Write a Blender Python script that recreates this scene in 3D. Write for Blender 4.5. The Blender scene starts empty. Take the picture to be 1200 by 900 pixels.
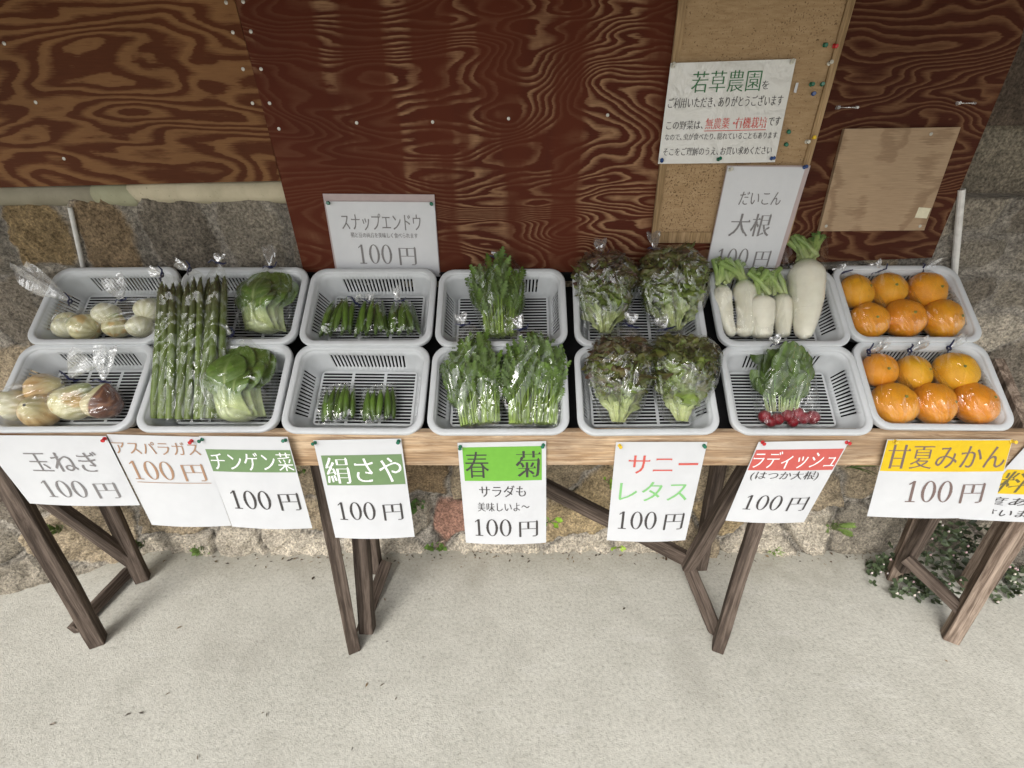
import bpy, bmesh, math, random
import numpy as np
from mathutils import Vector, Matrix, noise

random.seed(7); np.random.seed(7)
R = math.radians
SC = bpy.context.scene
COL = SC.collection

# ------------------------------------------------------------------ camera, world, light, exposure
H, F, PX0, PY0, P = 1.46, 560.0, 620.0, 450.0, R(28)
cam_d = bpy.data.cameras.new('camera'); cam = bpy.data.objects.new('camera', cam_d); COL.objects.link(cam)
cam.location = (0, 0, H); cam.rotation_euler = (R(90) - P, 0, 0)
cam_d.sensor_width = 36; cam_d.lens = F / 1200 * 36
cam_d.shift_x = -(PX0 - 600) / 1200; cam_d.clip_start = .02; cam_d.clip_end = 2000
SC.camera = cam
SUN_EL, SUN_AZ = 43, 203          # sun behind the photographer, a little to the left (azimuth from +Y, clockwise)
w = bpy.data.worlds.new('World'); SC.world = w; w.use_nodes = True
nt = w.node_tree; bg = nt.nodes['Background']
sky = nt.nodes.new('ShaderNodeTexSky'); sky.sky_type = 'NISHITA'; sky.sun_disc = False
sky.sun_elevation = R(SUN_EL); sky.sun_rotation = R(SUN_AZ); sky.dust_density = 4; sky.air_density = 1.2
hs = nt.nodes.new('ShaderNodeHueSaturation'); hs.inputs['Saturation'].default_value = .12
nt.links.new(sky.outputs[0], hs.inputs['Color']); nt.links.new(hs.outputs[0], bg.inputs[0])
bg.inputs[1].default_value = .15
sd = bpy.data.lights.new('sun', 'SUN'); sun = bpy.data.objects.new('sun', sd); COL.objects.link(sun)
sd.energy = .85; sd.angle = R(26); sd.color = (1, .955, .88)
az = R(SUN_AZ); el = R(SUN_EL)
sdir = Vector((math.sin(az) * math.cos(el), math.cos(az) * math.cos(el), math.sin(el)))
sun.rotation_euler = (-sdir).to_track_quat('-Z', 'Y').to_euler()
SC.view_settings.view_transform = 'Standard'; SC.view_settings.look = 'None'
SC.view_settings.exposure = 0.70; SC.view_settings.gamma = 1
SC.cycles.transparent_max_bounces = 24; SC.cycles.max_bounces = 8
SC.cycles.use_denoising = True

# ------------------------------------------------------------------ helpers: pixels of the survey -> points on real planes
def ray(px, py):
    u = (px - PX0) / F; v = (py - PY0) / F
    return Vector((u, math.cos(P) - v * math.sin(P), -math.sin(P) - v * math.cos(P)))
def on_y(px, py, y):
    d = ray(px, py); t = y / d.y; return Vector((d.x * t, y, H + d.z * t))
def on_z(px, py, z=0.0):
    d = ray(px, py); t = (z - H) / d.z; return Vector((d.x * t, d.y * t, z))
SL = R(38.8); SV = Vector((0, math.cos(SL), math.sin(SL))); NV = Vector((0, -math.sin(SL), math.cos(SL)))
P0 = Vector((0, .945, .832))
def on_s(px, py, n=0.0):
    d = ray(px, py); o = Vector((0, 0, H)); q = P0 + NV * n
    t = (q - o).dot(NV) / d.dot(NV); return o + d * t
def scale_at(p):
    return F / (p.y * math.cos(P) - (p.z - H) * math.sin(P))     # pixels of the survey per metre
def nz(x, y=0, z=0): return noise.noise(Vector((x, y, z)))

def tag(o, label=None, cat=None, group=None, kind=None):
    if label: o['label'] = label
    if cat: o['category'] = cat
    if group: o['group'] = group
    if kind: o['kind'] = kind
    return o
def thing(name, label, cat, m=None, group=None):
    o = bpy.data.objects.new(name, None); COL.objects.link(o); o.empty_display_size = .05
    if m is not None:
        o.matrix_world = m if isinstance(m, Matrix) else Matrix.Translation(m)
    o['_m'] = 0
    del o['_m']
    return tag(o, label, cat, group)
def pmat(o):
    return Matrix() if o is None else pmat(o.parent) @ o.matrix_basis

class MB:
    def __init__(s): s.v = []; s.f = []; s.c = []; s.mi = []
    def add(s, vs, fs, col=None, mi=0):
        b = len(s.v); s.v.extend(Vector(v) for v in vs)
        s.f.extend(tuple(i + b for i in f) for f in fs); s.mi.extend([mi] * len(fs))
        if col is None: s.c.extend([(1, 1, 1)] * len(vs))
        elif isinstance(col[0], (tuple, list)): s.c.extend(col)
        else: s.c.extend([tuple(col)] * len(vs))
    def grid(s, rows, col=None, closed=False, mi=0):
        n = len(rows); m = len(rows[0]); vs = [p for r in rows for p in r]; fs = []
        for i in range(n - 1):
            for j in range(m if closed else m - 1):
                k = (j + 1) % m; fs.append((i * m + j, i * m + k, (i + 1) * m + k, (i + 1) * m + j))
        s.add(vs, fs, [c for r in col for c in r] if (col is not None and isinstance(col[0], list)) else col, mi)
    def tube(s, pts, rad, n=6, col=None, cap=True, mi=0):
        pts = [Vector(p) for p in pts]; rows = []; cols = []
        ref = Vector((.13, .31, .94))
        for i, p in enumerate(pts):
            t = (pts[min(i + 1, len(pts) - 1)] - pts[max(i - 1, 0)]).normalized()
            a = t.cross(ref)
            if a.length < .05: a = t.cross(Vector((1, 0, 0)))
            a.normalize(); b = t.cross(a); r = rad[i] if isinstance(rad, (list, tuple)) else rad
            rows.append([p + (a * math.cos(q) + b * math.sin(q)) * r for q in [2 * math.pi * k / n for k in range(n)]])
            if col is not None: cols.append([col[i] if isinstance(col[0], (tuple, list)) else tuple(col)] * n)
        b0 = len(s.v); s.grid(rows, cols if col is not None else None, closed=True, mi=mi)
        if cap:
            s.f.append(tuple(b0 + k for k in range(n))[::-1]); s.mi.append(mi)
            s.f.append(tuple(b0 + (len(rows) - 1) * n + k for k in range(n))); s.mi.append(mi)
    def box(s, a, b, col=None, mi=0):
        (x0, y0, z0), (x1, y1, z1) = a, b
        s.add([(x, y, z) for z in (z0, z1) for y in (y0, y1) for x in (x0, x1)],
              [(0, 2, 3, 1), (4, 5, 7, 6), (0, 1, 5, 4), (2, 6, 7, 3), (0, 4, 6, 2), (1, 3, 7, 5)], col, mi)
    def build(s, name, mat, parent=None, smooth=True, angle=35, local=False):
        me = bpy.data.meshes.new(name)
        mi = pmat(parent).inverted() if (parent is not None and not local) else None
        me.from_pydata([(mi @ v) if mi else v for v in s.v], [], s.f)
        at = me.color_attributes.new('Col', 'FLOAT_COLOR', 'POINT')
        at.data.foreach_set('color', np.array([(c[0], c[1], c[2], 1) for c in s.c], dtype=np.float32).ravel())
        for m in (mat if isinstance(mat, (list, tuple)) else [mat]): me.materials.append(m)
        me.polygons.foreach_set('material_index', s.mi)
        me.update()
        if smooth:
            me.polygons.foreach_set('use_smooth', [True] * len(me.polygons))
            if angle < 180: me.set_sharp_from_angle(angle=R(angle))
        o = bpy.data.objects.new(name, me); COL.objects.link(o)
        if parent is not None: o.parent = parent
        return o

# ------------------------------------------------------------------ material kit
class NT:
    def __init__(s, name):
        s.m = bpy.data.materials.new(name); s.m.use_nodes = True; s.t = s.m.node_tree
        s.p = s.t.nodes['Principled BSDF']; s.out = s.t.nodes['Material Output']
    def n(s, typ, **kw):
        o = s.t.nodes.new('ShaderNode' + typ)
        for k, v in kw.items():
            if k in o.inputs:
                s.put(o.inputs[k], v)
            else: setattr(o, k, v)
        return o
    def put(s, inp, v):
        if isinstance(v, bpy.types.NodeSocket): s.t.links.new(v, inp)
        elif isinstance(v, bpy.types.Node): s.t.links.new(v.outputs[0], inp)
        else:
            if inp.type == 'RGBA' and len(v) == 3: v = (*v, 1)
            inp.default_value = v
    def obj(s, scale=(1, 1, 1), rot=(0, 0, 0), loc=(0, 0, 0)):
        c = s.n('TexCoord'); mp = s.n('Mapping', Scale=scale, Rotation=rot, Location=loc)
        s.t.links.new(c.outputs['Object'], mp.inputs['Vector']); return mp.outputs[0]
    def noise(s, vec, scale=5, detail=4, rough=.55, dist=0):
        return s.n('TexNoise', Vector=vec, Scale=scale, Detail=detail, Roughness=rough, Distortion=dist).outputs[0]
    def math(s, op, a, b=0.0, c=None):
        o = s.t.nodes.new('ShaderNodeMath'); o.operation = op; s.put(o.inputs[0], a); s.put(o.inputs[1], b)
        if c is not None: s.put(o.inputs[2], c)
        return o.outputs[0]
    def ramp(s, fac, stops):
        o = s.n('ValToRGB'); s.put(o.inputs[0], fac); e = o.color_ramp.elements
        while len(e) < len(stops): e.new(.5)
        for k, (p, c) in enumerate(stops):
            e[k].position = p; e[k].color = (*c, 1) if isinstance(c, (tuple, list)) else (c, c, c, 1)
        return o.outputs[0]
    def mix(s, fac, a, b, mode='MIX'):
        o = s.t.nodes.new('ShaderNodeMix'); o.data_type = 'RGBA'; o.blend_type = mode
        s.put(o.inputs[0], fac); s.put(o.inputs[6], a); s.put(o.inputs[7], b); return o.outputs[2]
    def col(s):
        return s.n('VertexColor', layer_name='Col').outputs[0]
    def bump(s, h, strength=.3, dist=.002, base=None):
        o = s.n('Bump', Height=h, Strength=strength, Distance=dist)
        if base is not None: s.put(o.inputs['Normal'], base)
        return o.outputs[0]
    def done(s, color=None, rough=.6, normal=None, spec=None, **kw):
        if color is not None: s.put(s.p.inputs['Base Color'], color)
        s.put(s.p.inputs['Roughness'], rough)
        if normal is not None: s.put(s.p.inputs['Normal'], normal)
        if spec is not None: s.put(s.p.inputs['Specular IOR Level'], spec)
        for k, v in kw.items(): s.put(s.p.inputs[k.replace('_', ' ')], v)
        return s.m

def plain(name, c, rough=.5, spec=.5, vary=.12, scale=60):
    k = NT(name); n = k.noise(k.obj(), scale, 3)
    a = tuple(x * (1 - vary) for x in c); b = tuple(min(1, x * (1 + vary)) for x in c)
    return k.done(k.ramp(n, [(.3, a), (.7, b)]), rough, spec=spec)

def m_concrete():
    k = NT('concrete'); o = k.obj()
    big = k.noise(o, 1.6, 5, .6); mid = k.noise(o, 9, 5, .65); fine = k.noise(o, 95, 4, .7); grit = k.noise(o, 260, 2, .5)
    st = k.noise(k.obj((1, 5, 1), (0, 0, .5)), 3.2, 5, .6)
    c = k.ramp(big, [(.3, (.44, .43, .38)), (.55, (.51, .498, .445)), (.75, (.565, .555, .50))])
    c = k.mix(.28, c, k.ramp(mid, [(.3, (.33, .318, .28)), (.6, (.52, .51, .46))]), 'MIX')
    c = k.mix(k.ramp(st, [(.6, 0.0), (.74, .35)]), c, (.62, .61, .58))
    c = k.mix(.55, c, k.ramp(fine, [(.32, (.52, .51, .49)), (.46, (.98, .98, .98)), (.64, (1.24, 1.24, 1.23))]), 'MULTIPLY')
    c = k.mix(k.ramp(grit, [(.68, 0.0), (.74, .8)]), c, (.17, .16, .145))
    sc2 = k.noise(k.obj((1.2, 9, 1), (0, 0, -.7)), 4.5, 4, .7, .8); blot = k.noise(k.obj(loc=(3, 1, 0)), 3.4, 4, .7, .6)
    c = k.mix(k.ramp(sc2, [(.64, 0.0), (.72, .30)]), c, (.66, .655, .62))
    c = k.mix(k.ramp(blot, [(.54, 0.0), (.74, .42)]), c, (.33, .315, .275))
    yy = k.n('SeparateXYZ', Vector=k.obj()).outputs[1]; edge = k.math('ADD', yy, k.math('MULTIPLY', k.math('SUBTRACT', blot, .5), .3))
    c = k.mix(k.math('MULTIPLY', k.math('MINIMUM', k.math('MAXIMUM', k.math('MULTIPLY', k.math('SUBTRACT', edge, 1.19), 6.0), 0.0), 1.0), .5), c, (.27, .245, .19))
    h = k.math('ADD', k.math('MULTIPLY', fine, .6), k.math('MULTIPLY', grit, .5)); h = k.math('ADD', h, k.math('MULTIPLY', mid, 1.2))
    return k.done(c, .9, k.bump(h, .55, .004), .2)

def m_stone():
    k = NT('stone'); o = k.obj(); c = k.col()
    s1 = k.noise(o, 130, 4, .7); s2 = k.noise(o, 14, 5, .65); s3 = k.noise(o, 330, 2, .6); s4 = k.noise(o, 48, 5, .7, .5)
    c = k.mix(.75, c, k.ramp(s4, [(.34, (.62, .60, .58)), (.46, (.97, .96, .94)), (.64, (1.25, 1.23, 1.19))]), 'MULTIPLY')
    c = k.mix(.9, c, k.ramp(s1, [(.33, (.35, .33, .31)), (.5, (.95, .93, .9)), (.66, (1.6, 1.55, 1.45))]), 'MULTIPLY')
    c = k.mix(.6, c, k.ramp(s2, [(.3, (.5, .47, .44)), (.6, (1.15, 1.1, 1.05))]), 'MULTIPLY')
    c = k.mix(k.ramp(s3, [(.66, 0.0), (.72, .6)]), c, (.07, .065, .06))
    h = k.math('ADD', k.math('MULTIPLY', s1, .7), k.math('MULTIPLY', s2, 1.5))
    return k.done(c, .9, k.bump(k.math('ADD', h, k.math('MULTIPLY', s4, 1.5)), .9, .009), .2)

def m_ply(name, light, dark, sx, sz, rings, seed, worn=None, contrast=(.35, .6)):
    k = NT(name)
    o = k.obj((sx, 1, sz), loc=(seed, seed * .7, seed * 1.3))
    wob = k.noise(k.obj((3, 1, 10), loc=(seed, 0, 0)), 2.2, 4, .6)
    base = k.noise(o, 1.0, 2.5, .5, .35)
    v = k.math('ADD', k.math('MULTIPLY', base, rings), k.math('MULTIPLY', wob, 1.3))
    sep = k.n('SeparateXYZ', Vector=k.obj()).outputs
    v = k.math('ADD', v, k.math('MULTIPLY', sep[2], rings * .5))
    fr = k.math('FRACT', v)
    fibre = k.noise(k.obj((14, 1, 260), loc=(seed, 0, 0)), 1.5, 3, .6)
    fr2 = k.math('ADD', fr, k.math('MULTIPLY', k.math('SUBTRACT', fibre, .5), .35))
    # late wood darkens slowly and ends sharply
    g = k.ramp(fr2, [(.0, 1.0), (contrast[0] * .45, 1.0), (contrast[0], .0), (.86, .12), (.97, 1.0)])
    c = k.mix(g, light, dark)
    c = k.mix(.5, c, k.ramp(fibre, [(.3, (.72, .72, .72)), (.7, (1.2, 1.2, 1.2))]), 'MULTIPLY')
    if worn:
        band = k.noise(k.obj((1, 1, .06), loc=(seed + 2.2, 0, 0)), 6.5, 3, .5)
        patch = k.noise(k.obj((1, 1, .5), loc=(seed, 0, 0)), 7, 4, .6)
        m = k.math('ADD', k.math('MULTIPLY', band, .8), k.math('MULTIPLY', patch, .3))
        c2 = k.mix(k.ramp(g, [(0, .13), (1, 0.0)]), worn, light)
        c = k.mix(k.ramp(m, [(.54, 0.0), (.62, 1.0)]), c2, c)
    blot = k.noise(k.obj(loc=(seed, 3, 0)), 2.3, 4, .6)
    c = k.mix(.55, c, k.ramp(blot, [(.3, (.7, .68, .68)), (.65, (1.12, 1.1, 1.1))]), 'MULTIPLY')
    return k.done(c, .6, k.bump(fibre, .25, .001), .10)

def m_timber(name, a, b, along='Z', rough=.8, worn=0.0):
    k = NT(name); s = {'Z': (40, 40, 2.2), 'X': (2.2, 40, 40)}[along]
    g = k.noise(k.obj(s), 1.3, 7, .72, .8); g2 = k.noise(k.obj(tuple(x * 3 for x in s)), 2, 3, .6); b2 = k.noise(k.obj(), 7, 3)
    c = k.ramp(g, [(.34, tuple(x * .62 for x in a)), (.46, a), (.58, b), (.72, tuple(min(1, x * 1.4) for x in b))])
    c = k.mix(.6, c, k.ramp(g2, [(.3, (.5, .48, .46)), (.6, (1.1, 1.1, 1.1))]), 'MULTIPLY')
    c = k.mix(.5, c, k.ramp(b2, [(.3, (.65, .62, .6)), (.7, (1.2, 1.2, 1.2))]), 'MULTIPLY')
    kn = k.n('TexVoronoi', Vector=k.obj(tuple(x * .12 for x in s)), Scale=2.0).outputs['Distance']
    c = k.mix(k.ramp(kn, [(.05, .75), (.13, 0.0)]), c, tuple(x * .35 for x in a))
    if worn:
        w1 = k.noise(k.obj((1, 3, 3)), 2.6, 5, .65, .5); w2 = k.noise(k.obj((4, 30, 30)), 3, 5, .7)
        c = k.mix(k.ramp(w1, [(.42, 0.0), (.58, worn)]), c, k.mix(.5, c, (.22, .17, .13)))
        c = k.mix(k.ramp(w2, [(.54, 0.0), (.64, worn * .7)]), c, (.20, .12, .07))
        vo = k.n('TexVoronoi', Vector=k.obj((2.6, 7, 7), loc=(.3, 0, .1)), Scale=1.0).outputs['Distance']
        c = k.mix(k.ramp(vo, [(.10, .8), (.19, 0.0)]), c, (.17, .085, .045))
    return k.done(c, rough, k.bump(k.math('ADD', g, g2), .5, .003), .25)

def m_film(name, haze=.02, gloss=.12, edge=.35):
    k = NT(name); t = k.t
    tr = k.n('BsdfTransparent', Color=(.985, .99, .985)); gl = k.n('BsdfGlossy', Roughness=.05, Color=(1, 1, 1))
    df = k.n('BsdfDiffuse', Color=(.8, .81, .82))
    b1 = k.noise(k.obj((1, .35, 1)), 11, 2, .45, 1.6); b2 = k.noise(k.obj((1, .5, 1)), 34, 2, .5, 1.0)
    rid = k.math('ABSOLUTE', k.math('SUBTRACT', b1, .5)); rid2 = k.math('ABSOLUTE', k.math('SUBTRACT', b2, .5))
    h = k.math('ADD', k.math('MULTIPLY', rid, 2.0), k.math('MULTIPLY', rid2, .30))
    nb = k.bump(h, 1.0, .026); k.put(gl.inputs['Normal'], nb); k.put(df.inputs['Normal'], nb)
    lw = k.n('LayerWeight', Blend=.3); k.put(lw.inputs['Normal'], nb)
    fac = k.math('ADD', k.math('MULTIPLY', lw.outputs['Facing'], edge), gloss)
    m1 = t.nodes.new('ShaderNodeMixShader'); k.put(m1.inputs[0], haze); t.links.new(tr.outputs[0], m1.inputs[1]); t.links.new(df.outputs[0], m1.inputs[2])
    m2 = t.nodes.new('ShaderNodeMixShader'); k.put(m2.inputs[0], fac); t.links.new(m1.outputs[0], m2.inputs[1]); t.links.new(gl.outputs[0], m2.inputs[2])
    t.links.new(m2.outputs[0], k.out.inputs[0]); return k.m

def m_leaf(name, rough=.45, vein=0.0, trans=.12):
    k = NT(name); n = k.noise(k.obj(), 55, 4, .6); n2 = k.noise(k.obj(), 260, 2, .6)
    c = k.mix(.6, k.col(), k.ramp(n, [(.3, (.62, .66, .6)), (.7, (1.3, 1.25, 1.2))]), 'MULTIPLY')
    return k.done(c, rough, k.bump(k.math('ADD', n, k.math('MULTIPLY', n2, .4)), .35, .003), .4,
                  Subsurface_Weight=trans, Subsurface_Radius=(.003, .004, .001), Subsurface_Scale=1.0)

M = {}
k = NT('cast_stone'); n1 = k.noise(k.obj(), 12, 5, .6); n2 = k.noise(k.obj(), 150, 3, .6)
c = k.mix(.7, k.col(), k.ramp(n1, [(.3, (.72, .70, .64)), (.65, (1.1, 1.08, 1.05))]), 'MULTIPLY'); c = k.mix(k.ramp(n2, [(.66, 0.0), (.72, .5)]), c, (.12, .1, .08))
M['coping'] = k.done(c, .8, k.bump(n1, .3, .003), .25)
M['concrete'] = m_concrete(); M['stone'] = m_stone()
M['ply_l'] = m_ply('plywood_bold', (.215, .107, .044), (.088, .027, .010), 1.15, 4.6, 27, 1.7, contrast=(.62, .7))
M['ply_c'] = m_ply('plywood_stained', (.30, .17, .09), (.075, .017, .008), 1.3, 4.2, 46, 4.1, worn=(.088, .0195, .008), contrast=(.8, .8))
M['ply_r'] = m_ply('plywood_brown', (.155, .076, .037), (.057, .0150, .007), 1.7, 4.6, 34, 8.3, contrast=(.85, .8))
M['ply_bd'] = m_ply('plywood_pale', (.36, .26, .165), (.27, .185, .115), 3.0, 2.2, 9, 3.3)
M['wood_grey'] = m_timber('weathered_wood', (.068, .050, .039), (.145, .112, .090))
M['wood_pale'] = m_timber('weathered_wood_pale', (.14, .10, .075), (.33, .26, .205))
M['plank'] = m_timber('plank_wood', (.44, .29, .165), (.60, .45, .30), 'X', .7, .8)
M['frame'] = m_timber('frame_wood', (.30, .20, .10), (.42, .29, .16))
M['black'] = plain('black_cloth', (.012, .012, .013), .9, .1)
k = NT('grey_plastic'); n1 = k.noise(k.obj(), 9, 5, .65); n2 = k.noise(k.obj((1, 8, 1)), 90, 3, .6)
c = k.ramp(n1, [(.3, (.50, .515, .52)), (.6, (.56, .58, .595))]); c = k.mix(k.ramp(n2, [(.70, 0.0), (.80, .12)]), c, (.48, .47, .45))
M['tray'] = k.done(c, k.ramp(n1, [(.3, .5), (.7, .32)]), None, .4)
M['white'] = plain('white_plastic', (.62, .61, .58), .5, .4)
M['film'] = m_film('clear_film', .006, .065, .42); M['film_hazy'] = m_film('hazy_film', .05, .055, .2)
M['film_thin'] = m_film('thin_film', .004, .038, .25)
M['film_orange'] = m_film('fruit_film', .004, .045, .34)
M['film_flare'] = m_film('flared_film', .20, .10, .3)
M['film_tail'] = m_film('gathered_film', .12, .22)
M['tie'] = plain('tie_blue', (.012, .016, .06), .35)
M['roof'] = m_timber('roof_boards', (.10, .07, .05), (.18, .13, .09))
k = NT('cork'); a = k.noise(k.obj((1, 1, 5)), 22, 5, .7); b = k.noise(k.obj(), 240, 3, .6); d = k.noise(k.obj(), 3, 3)
c = k.ramp(a, [(.3, (.30, .195, .10)), (.7, (.43, .30, .17))])
kk = k.math('ADD', b, k.math('MULTIPLY', k.math('SUBTRACT', d, .5), .35))
c = k.mix(k.ramp(kk, [(.62, 0.0), (.67, .8)]), c, (.10, .055, .025))
M['cork'] = k.done(c, .85, k.bump(b, .4, .002), .2)
k = NT('paper'); M['paper'] = k.done(k.ramp(k.noise(k.obj(), 9, 3), [(.3, (.555, .565, .585)), (.7, (.60, .61, .625))]), .3, k.bump(k.noise(k.obj(), 14, 2), .35, .012), .5)
k = NT('laminate'); n1 = k.noise(k.obj((1, 1, 1)), 16, 3, .55, .6)
M['laminate'] = k.done(k.ramp(k.noise(k.obj(), 9, 3), [(.3, (.66, .655, .62)), (.7, (.70, .695, .66))]), .5, k.bump(n1, .45, .012), .3, Coat_Weight=1.0, Coat_Roughness=.06)
k.put(k.p.inputs['Coat Normal'], k.bump(n1, .8, .02))
def ink(name, c): return plain('ink_' + name, c, .5, .3, .04)
for nm, c in dict(grey=(.20, .19, .19), dark=(.055, .05, .05), brown=(.36, .22, .14), mauve=(.17, .12, .11), green=(.155, .245, .115), lime=(.155, .40, .05),
                  red=(.58, .11, .09), salmon=(.52, .105, .09), yellow=(.66, .45, .012), paler=(.22, .50, .19), white=(.82, .83, .83), darkgreen=(.05, .17, .07), redtext=(.62, .10, .08),
                  pink=(.42, .34, .33), olive=(.13, .11, .05)).items():
    M['i_' + nm] = ink(nm, c)
for nm, c in dict(green=(.01, .13, .07), red=(.50, .02, .025), yellow=(.75, .5, .03), blue=(.02, .06, .2), white=(.6, .58, .5)).items():
    M['p_' + nm] = plain('pin_' + nm, c, .25, .6)
M['steel'] = plain('screw_steel', (.42, .40, .35), .4, .6); M['steel'].node_tree.nodes['Principled BSDF'].inputs['Metallic'].default_value = .7
M['leaf'] = m_leaf('leaf'); M['crisp'] = m_leaf('crisp_leaf', .4); M['stem'] = m_leaf('stem', .4)
M['root'] = m_leaf('root_skin', .42)
k = NT('daikon_skin'); n1 = k.noise(k.obj((6, 90, 6)), 2, 4, .6); n2 = k.noise(k.obj(), 40, 4)
c = k.mix(.5, k.col(), k.ramp(n2, [(.3, (.86, .84, .78)), (.65, (1.04, 1.03, 1.0))]), 'MULTIPLY')
c = k.mix(k.ramp(n1, [(.70, 0.0), (.76, .35)]), c, (.42, .36, .25))
M['daikon'] = k.done(c, .38, k.bump(n1, .2, .002), .4, Subsurface_Weight=.2, Subsurface_Radius=(.01, .008, .005), Subsurface_Scale=.6)
k = NT('orange_peel'); n1 = k.noise(k.obj(), 420, 2, .5); n2 = k.noise(k.obj(), 18, 4); n3 = k.noise(k.obj(), 75, 4, .7)
c = k.ramp(n2, [(.3, (.70, .26, .008)), (.7, (.80, .38, .02))]); c = k.mix(1.0, c, k.col(), 'MULTIPLY')
c = k.mix(k.ramp(n3, [(.66, 0.0), (.75, .5)]), c, (.36, .20, .04))
M['orange'] = k.done(c, .4, k.bump(k.math('ADD', n1, k.math('MULTIPLY', n3, .8)), .5, .003), .4, Subsurface_Weight=.1, Subsurface_Radius=(.01, .004, .001), Subsurface_Scale=.5)
k = NT('onion_skin'); n2 = k.noise(k.obj(), 28, 4, .6); n3 = k.noise(k.obj(), 120, 3)
c = k.mix(.7, k.col(), k.ramp(n2, [(.3, (.84, .80, .72)), (.65, (1.1, 1.08, 1.05))]), 'MULTIPLY')
M['onion'] = k.done(c, .33, k.bump(n3, .2, .002), .45, Subsurface_Weight=.12, Subsurface_Radius=(.008, .006, .003), Subsurface_Scale=.6)

# ------------------------------------------------------------------ lettering: outline of each glyph re-cut with thin cross strokes and thick uprights
G = 96
_gl = {}
def _raster_tris(vs, tris, x0, y0, sc, W_, H_):
    im = np.zeros((H_, W_), bool)
    for t in tris:
        p = [((vs[i][0] - x0) * sc, (vs[i][1] - y0) * sc) for i in t]
        xa = max(int(min(q[0] for q in p)) - 1, 0); xb = min(int(max(q[0] for q in p)) + 2, W_)
        ya = max(int(min(q[1] for q in p)) - 1, 0); yb = min(int(max(q[1] for q in p)) + 2, H_)
        if xa >= xb or ya >= yb: continue
        X, Y = np.meshgrid(np.arange(xa, xb) + .5, np.arange(ya, yb) + .5)
        def e(a, b): return (b[0] - a[0]) * (Y - a[1]) - (b[1] - a[1]) * (X - a[0])
        d0, d1, d2 = e(p[0], p[1]), e(p[1], p[2]), e(p[2], p[0])
        im[ya:yb, xa:xb] |= ((d0 >= -.01) & (d1 >= -.01) & (d2 >= -.01)) | ((d0 <= .01) & (d1 <= .01) & (d2 <= .01))
    return im
def _sh(a, dy, dx):
    r = np.zeros_like(a); h, w_ = a.shape
    r[max(dy, 0):h + min(dy, 0), max(dx, 0):w_ + min(dx, 0)] = a[max(-dy, 0):h + min(-dy, 0), max(-dx, 0):w_ + min(-dx, 0)]
    return r
def glyph(ch):
    """Field (rows from the bottom), inked x extent, one em = G cells, with a margin of 12 cells."""
    if ch in _gl: return _gl[ch]
    mg = 12; N = G + 2 * mg
    Y, X = np.mgrid[0:N, 0:N]; X = (X + .5 - mg) / G; Y = (Y + .5 - mg) / G
    if ch == '0':
        im = (((X - .25) / .215) ** 2 + ((Y - .36) / .345) ** 2 < 1) & ~(((X - .25) / .125) ** 2 + ((Y - .36) / .322) ** 2 < 1); adv = .5
    elif ch == '1':
        im = ((abs(X - .26) < .043) & (Y > .02) & (Y < .70)) | ((abs(X - .26) < .15) & (Y > .012) & (Y < .045)) | ((X > .12) & (X < .26) & (Y < .60 + (X - .12) * .75) & (Y > .555 + (X - .12) * .75)); adv = .5
    else:
        cu = bpy.data.curves.new('glyph', 'FONT'); cu.body = ch; cu.size = 1; cu.resolution_u = 3
        ob = bpy.data.objects.new('glyph', cu); COL.objects.link(ob)
        dg = bpy.context.evaluated_depsgraph_get(); dg.update()
        me = ob.evaluated_get(dg).to_mesh(); me.calc_loop_triangles()
        vs = [tuple(v.co) for v in me.vertices]; tr = [tuple(t.vertices) for t in me.loop_triangles]
        ob.evaluated_get(dg).to_mesh_clear()
        bpy.data.objects.remove(ob); bpy.data.curves.remove(cu)
        if not vs: _gl[ch] = (None, 0, 0, .5); return _gl[ch]
        s = 1.0
        im = _raster_tris(vs, tr, -mg / G, -.12 - mg / G, G, N, N)
        kanji = ord(ch) >= 0x4e00
        th = 2 if kanji else 1
        if ch in 'ー～・、（）()': th = 0
        er = im.copy()
        for d in range(1, th + 1):
            nx_ = er & _sh(im, d, 0) & _sh(im, -d, 0)
            if kanji and nx_.sum() < (.60 if d > 1 else .42) * im.sum(): th = d - 1; break
            er = nx_
        dense = kanji and th < 2
        hz = im.copy(); L = 8
        for d in range(1, L): hz &= _sh(im, 0, d) & _sh(im, 0, -d)          # cells well inside a horizontal run
        core = hz.copy()
        for d in range(1, L): core |= _sh(hz, 0, d) | _sh(hz, 0, -d)
        out = er | (im & ~core)
        fat = (out if dense else out | ((_sh(out, 0, 1) | _sh(out, 0, -1)) & ~core)) if kanji else out | _sh(out, 0, 1)
        if kanji and not dense:                                             # small triangle where a cross stroke ends on the right
            end = (er & core) & ~_sh(er, 0, -1) & ~_sh(im, 0, -1)
            tri = np.zeros_like(im)
            for y, x in zip(*np.nonzero(end)):
                if y + 1 < N and end[y + 1, x]: continue
                for d in range(7):
                    tri[min(y + d, N - 1), max(x - 7 + d // 2, 0):max(x + 1 - d // 2, 0)] = True
            fat |= tri
        im = fat; adv = 1.0
    f = im.astype(float)
    f = (f * 4 + _sh(f, 1, 0) + _sh(f, -1, 0) + _sh(f, 0, 1) + _sh(f, 0, -1)) / 8
    xs = np.nonzero(im.any(0))[0]
    _gl[ch] = (f, (xs[0] - mg) / G, (xs[-1] + 1 - mg) / G, adv); return _gl[ch]
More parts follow.
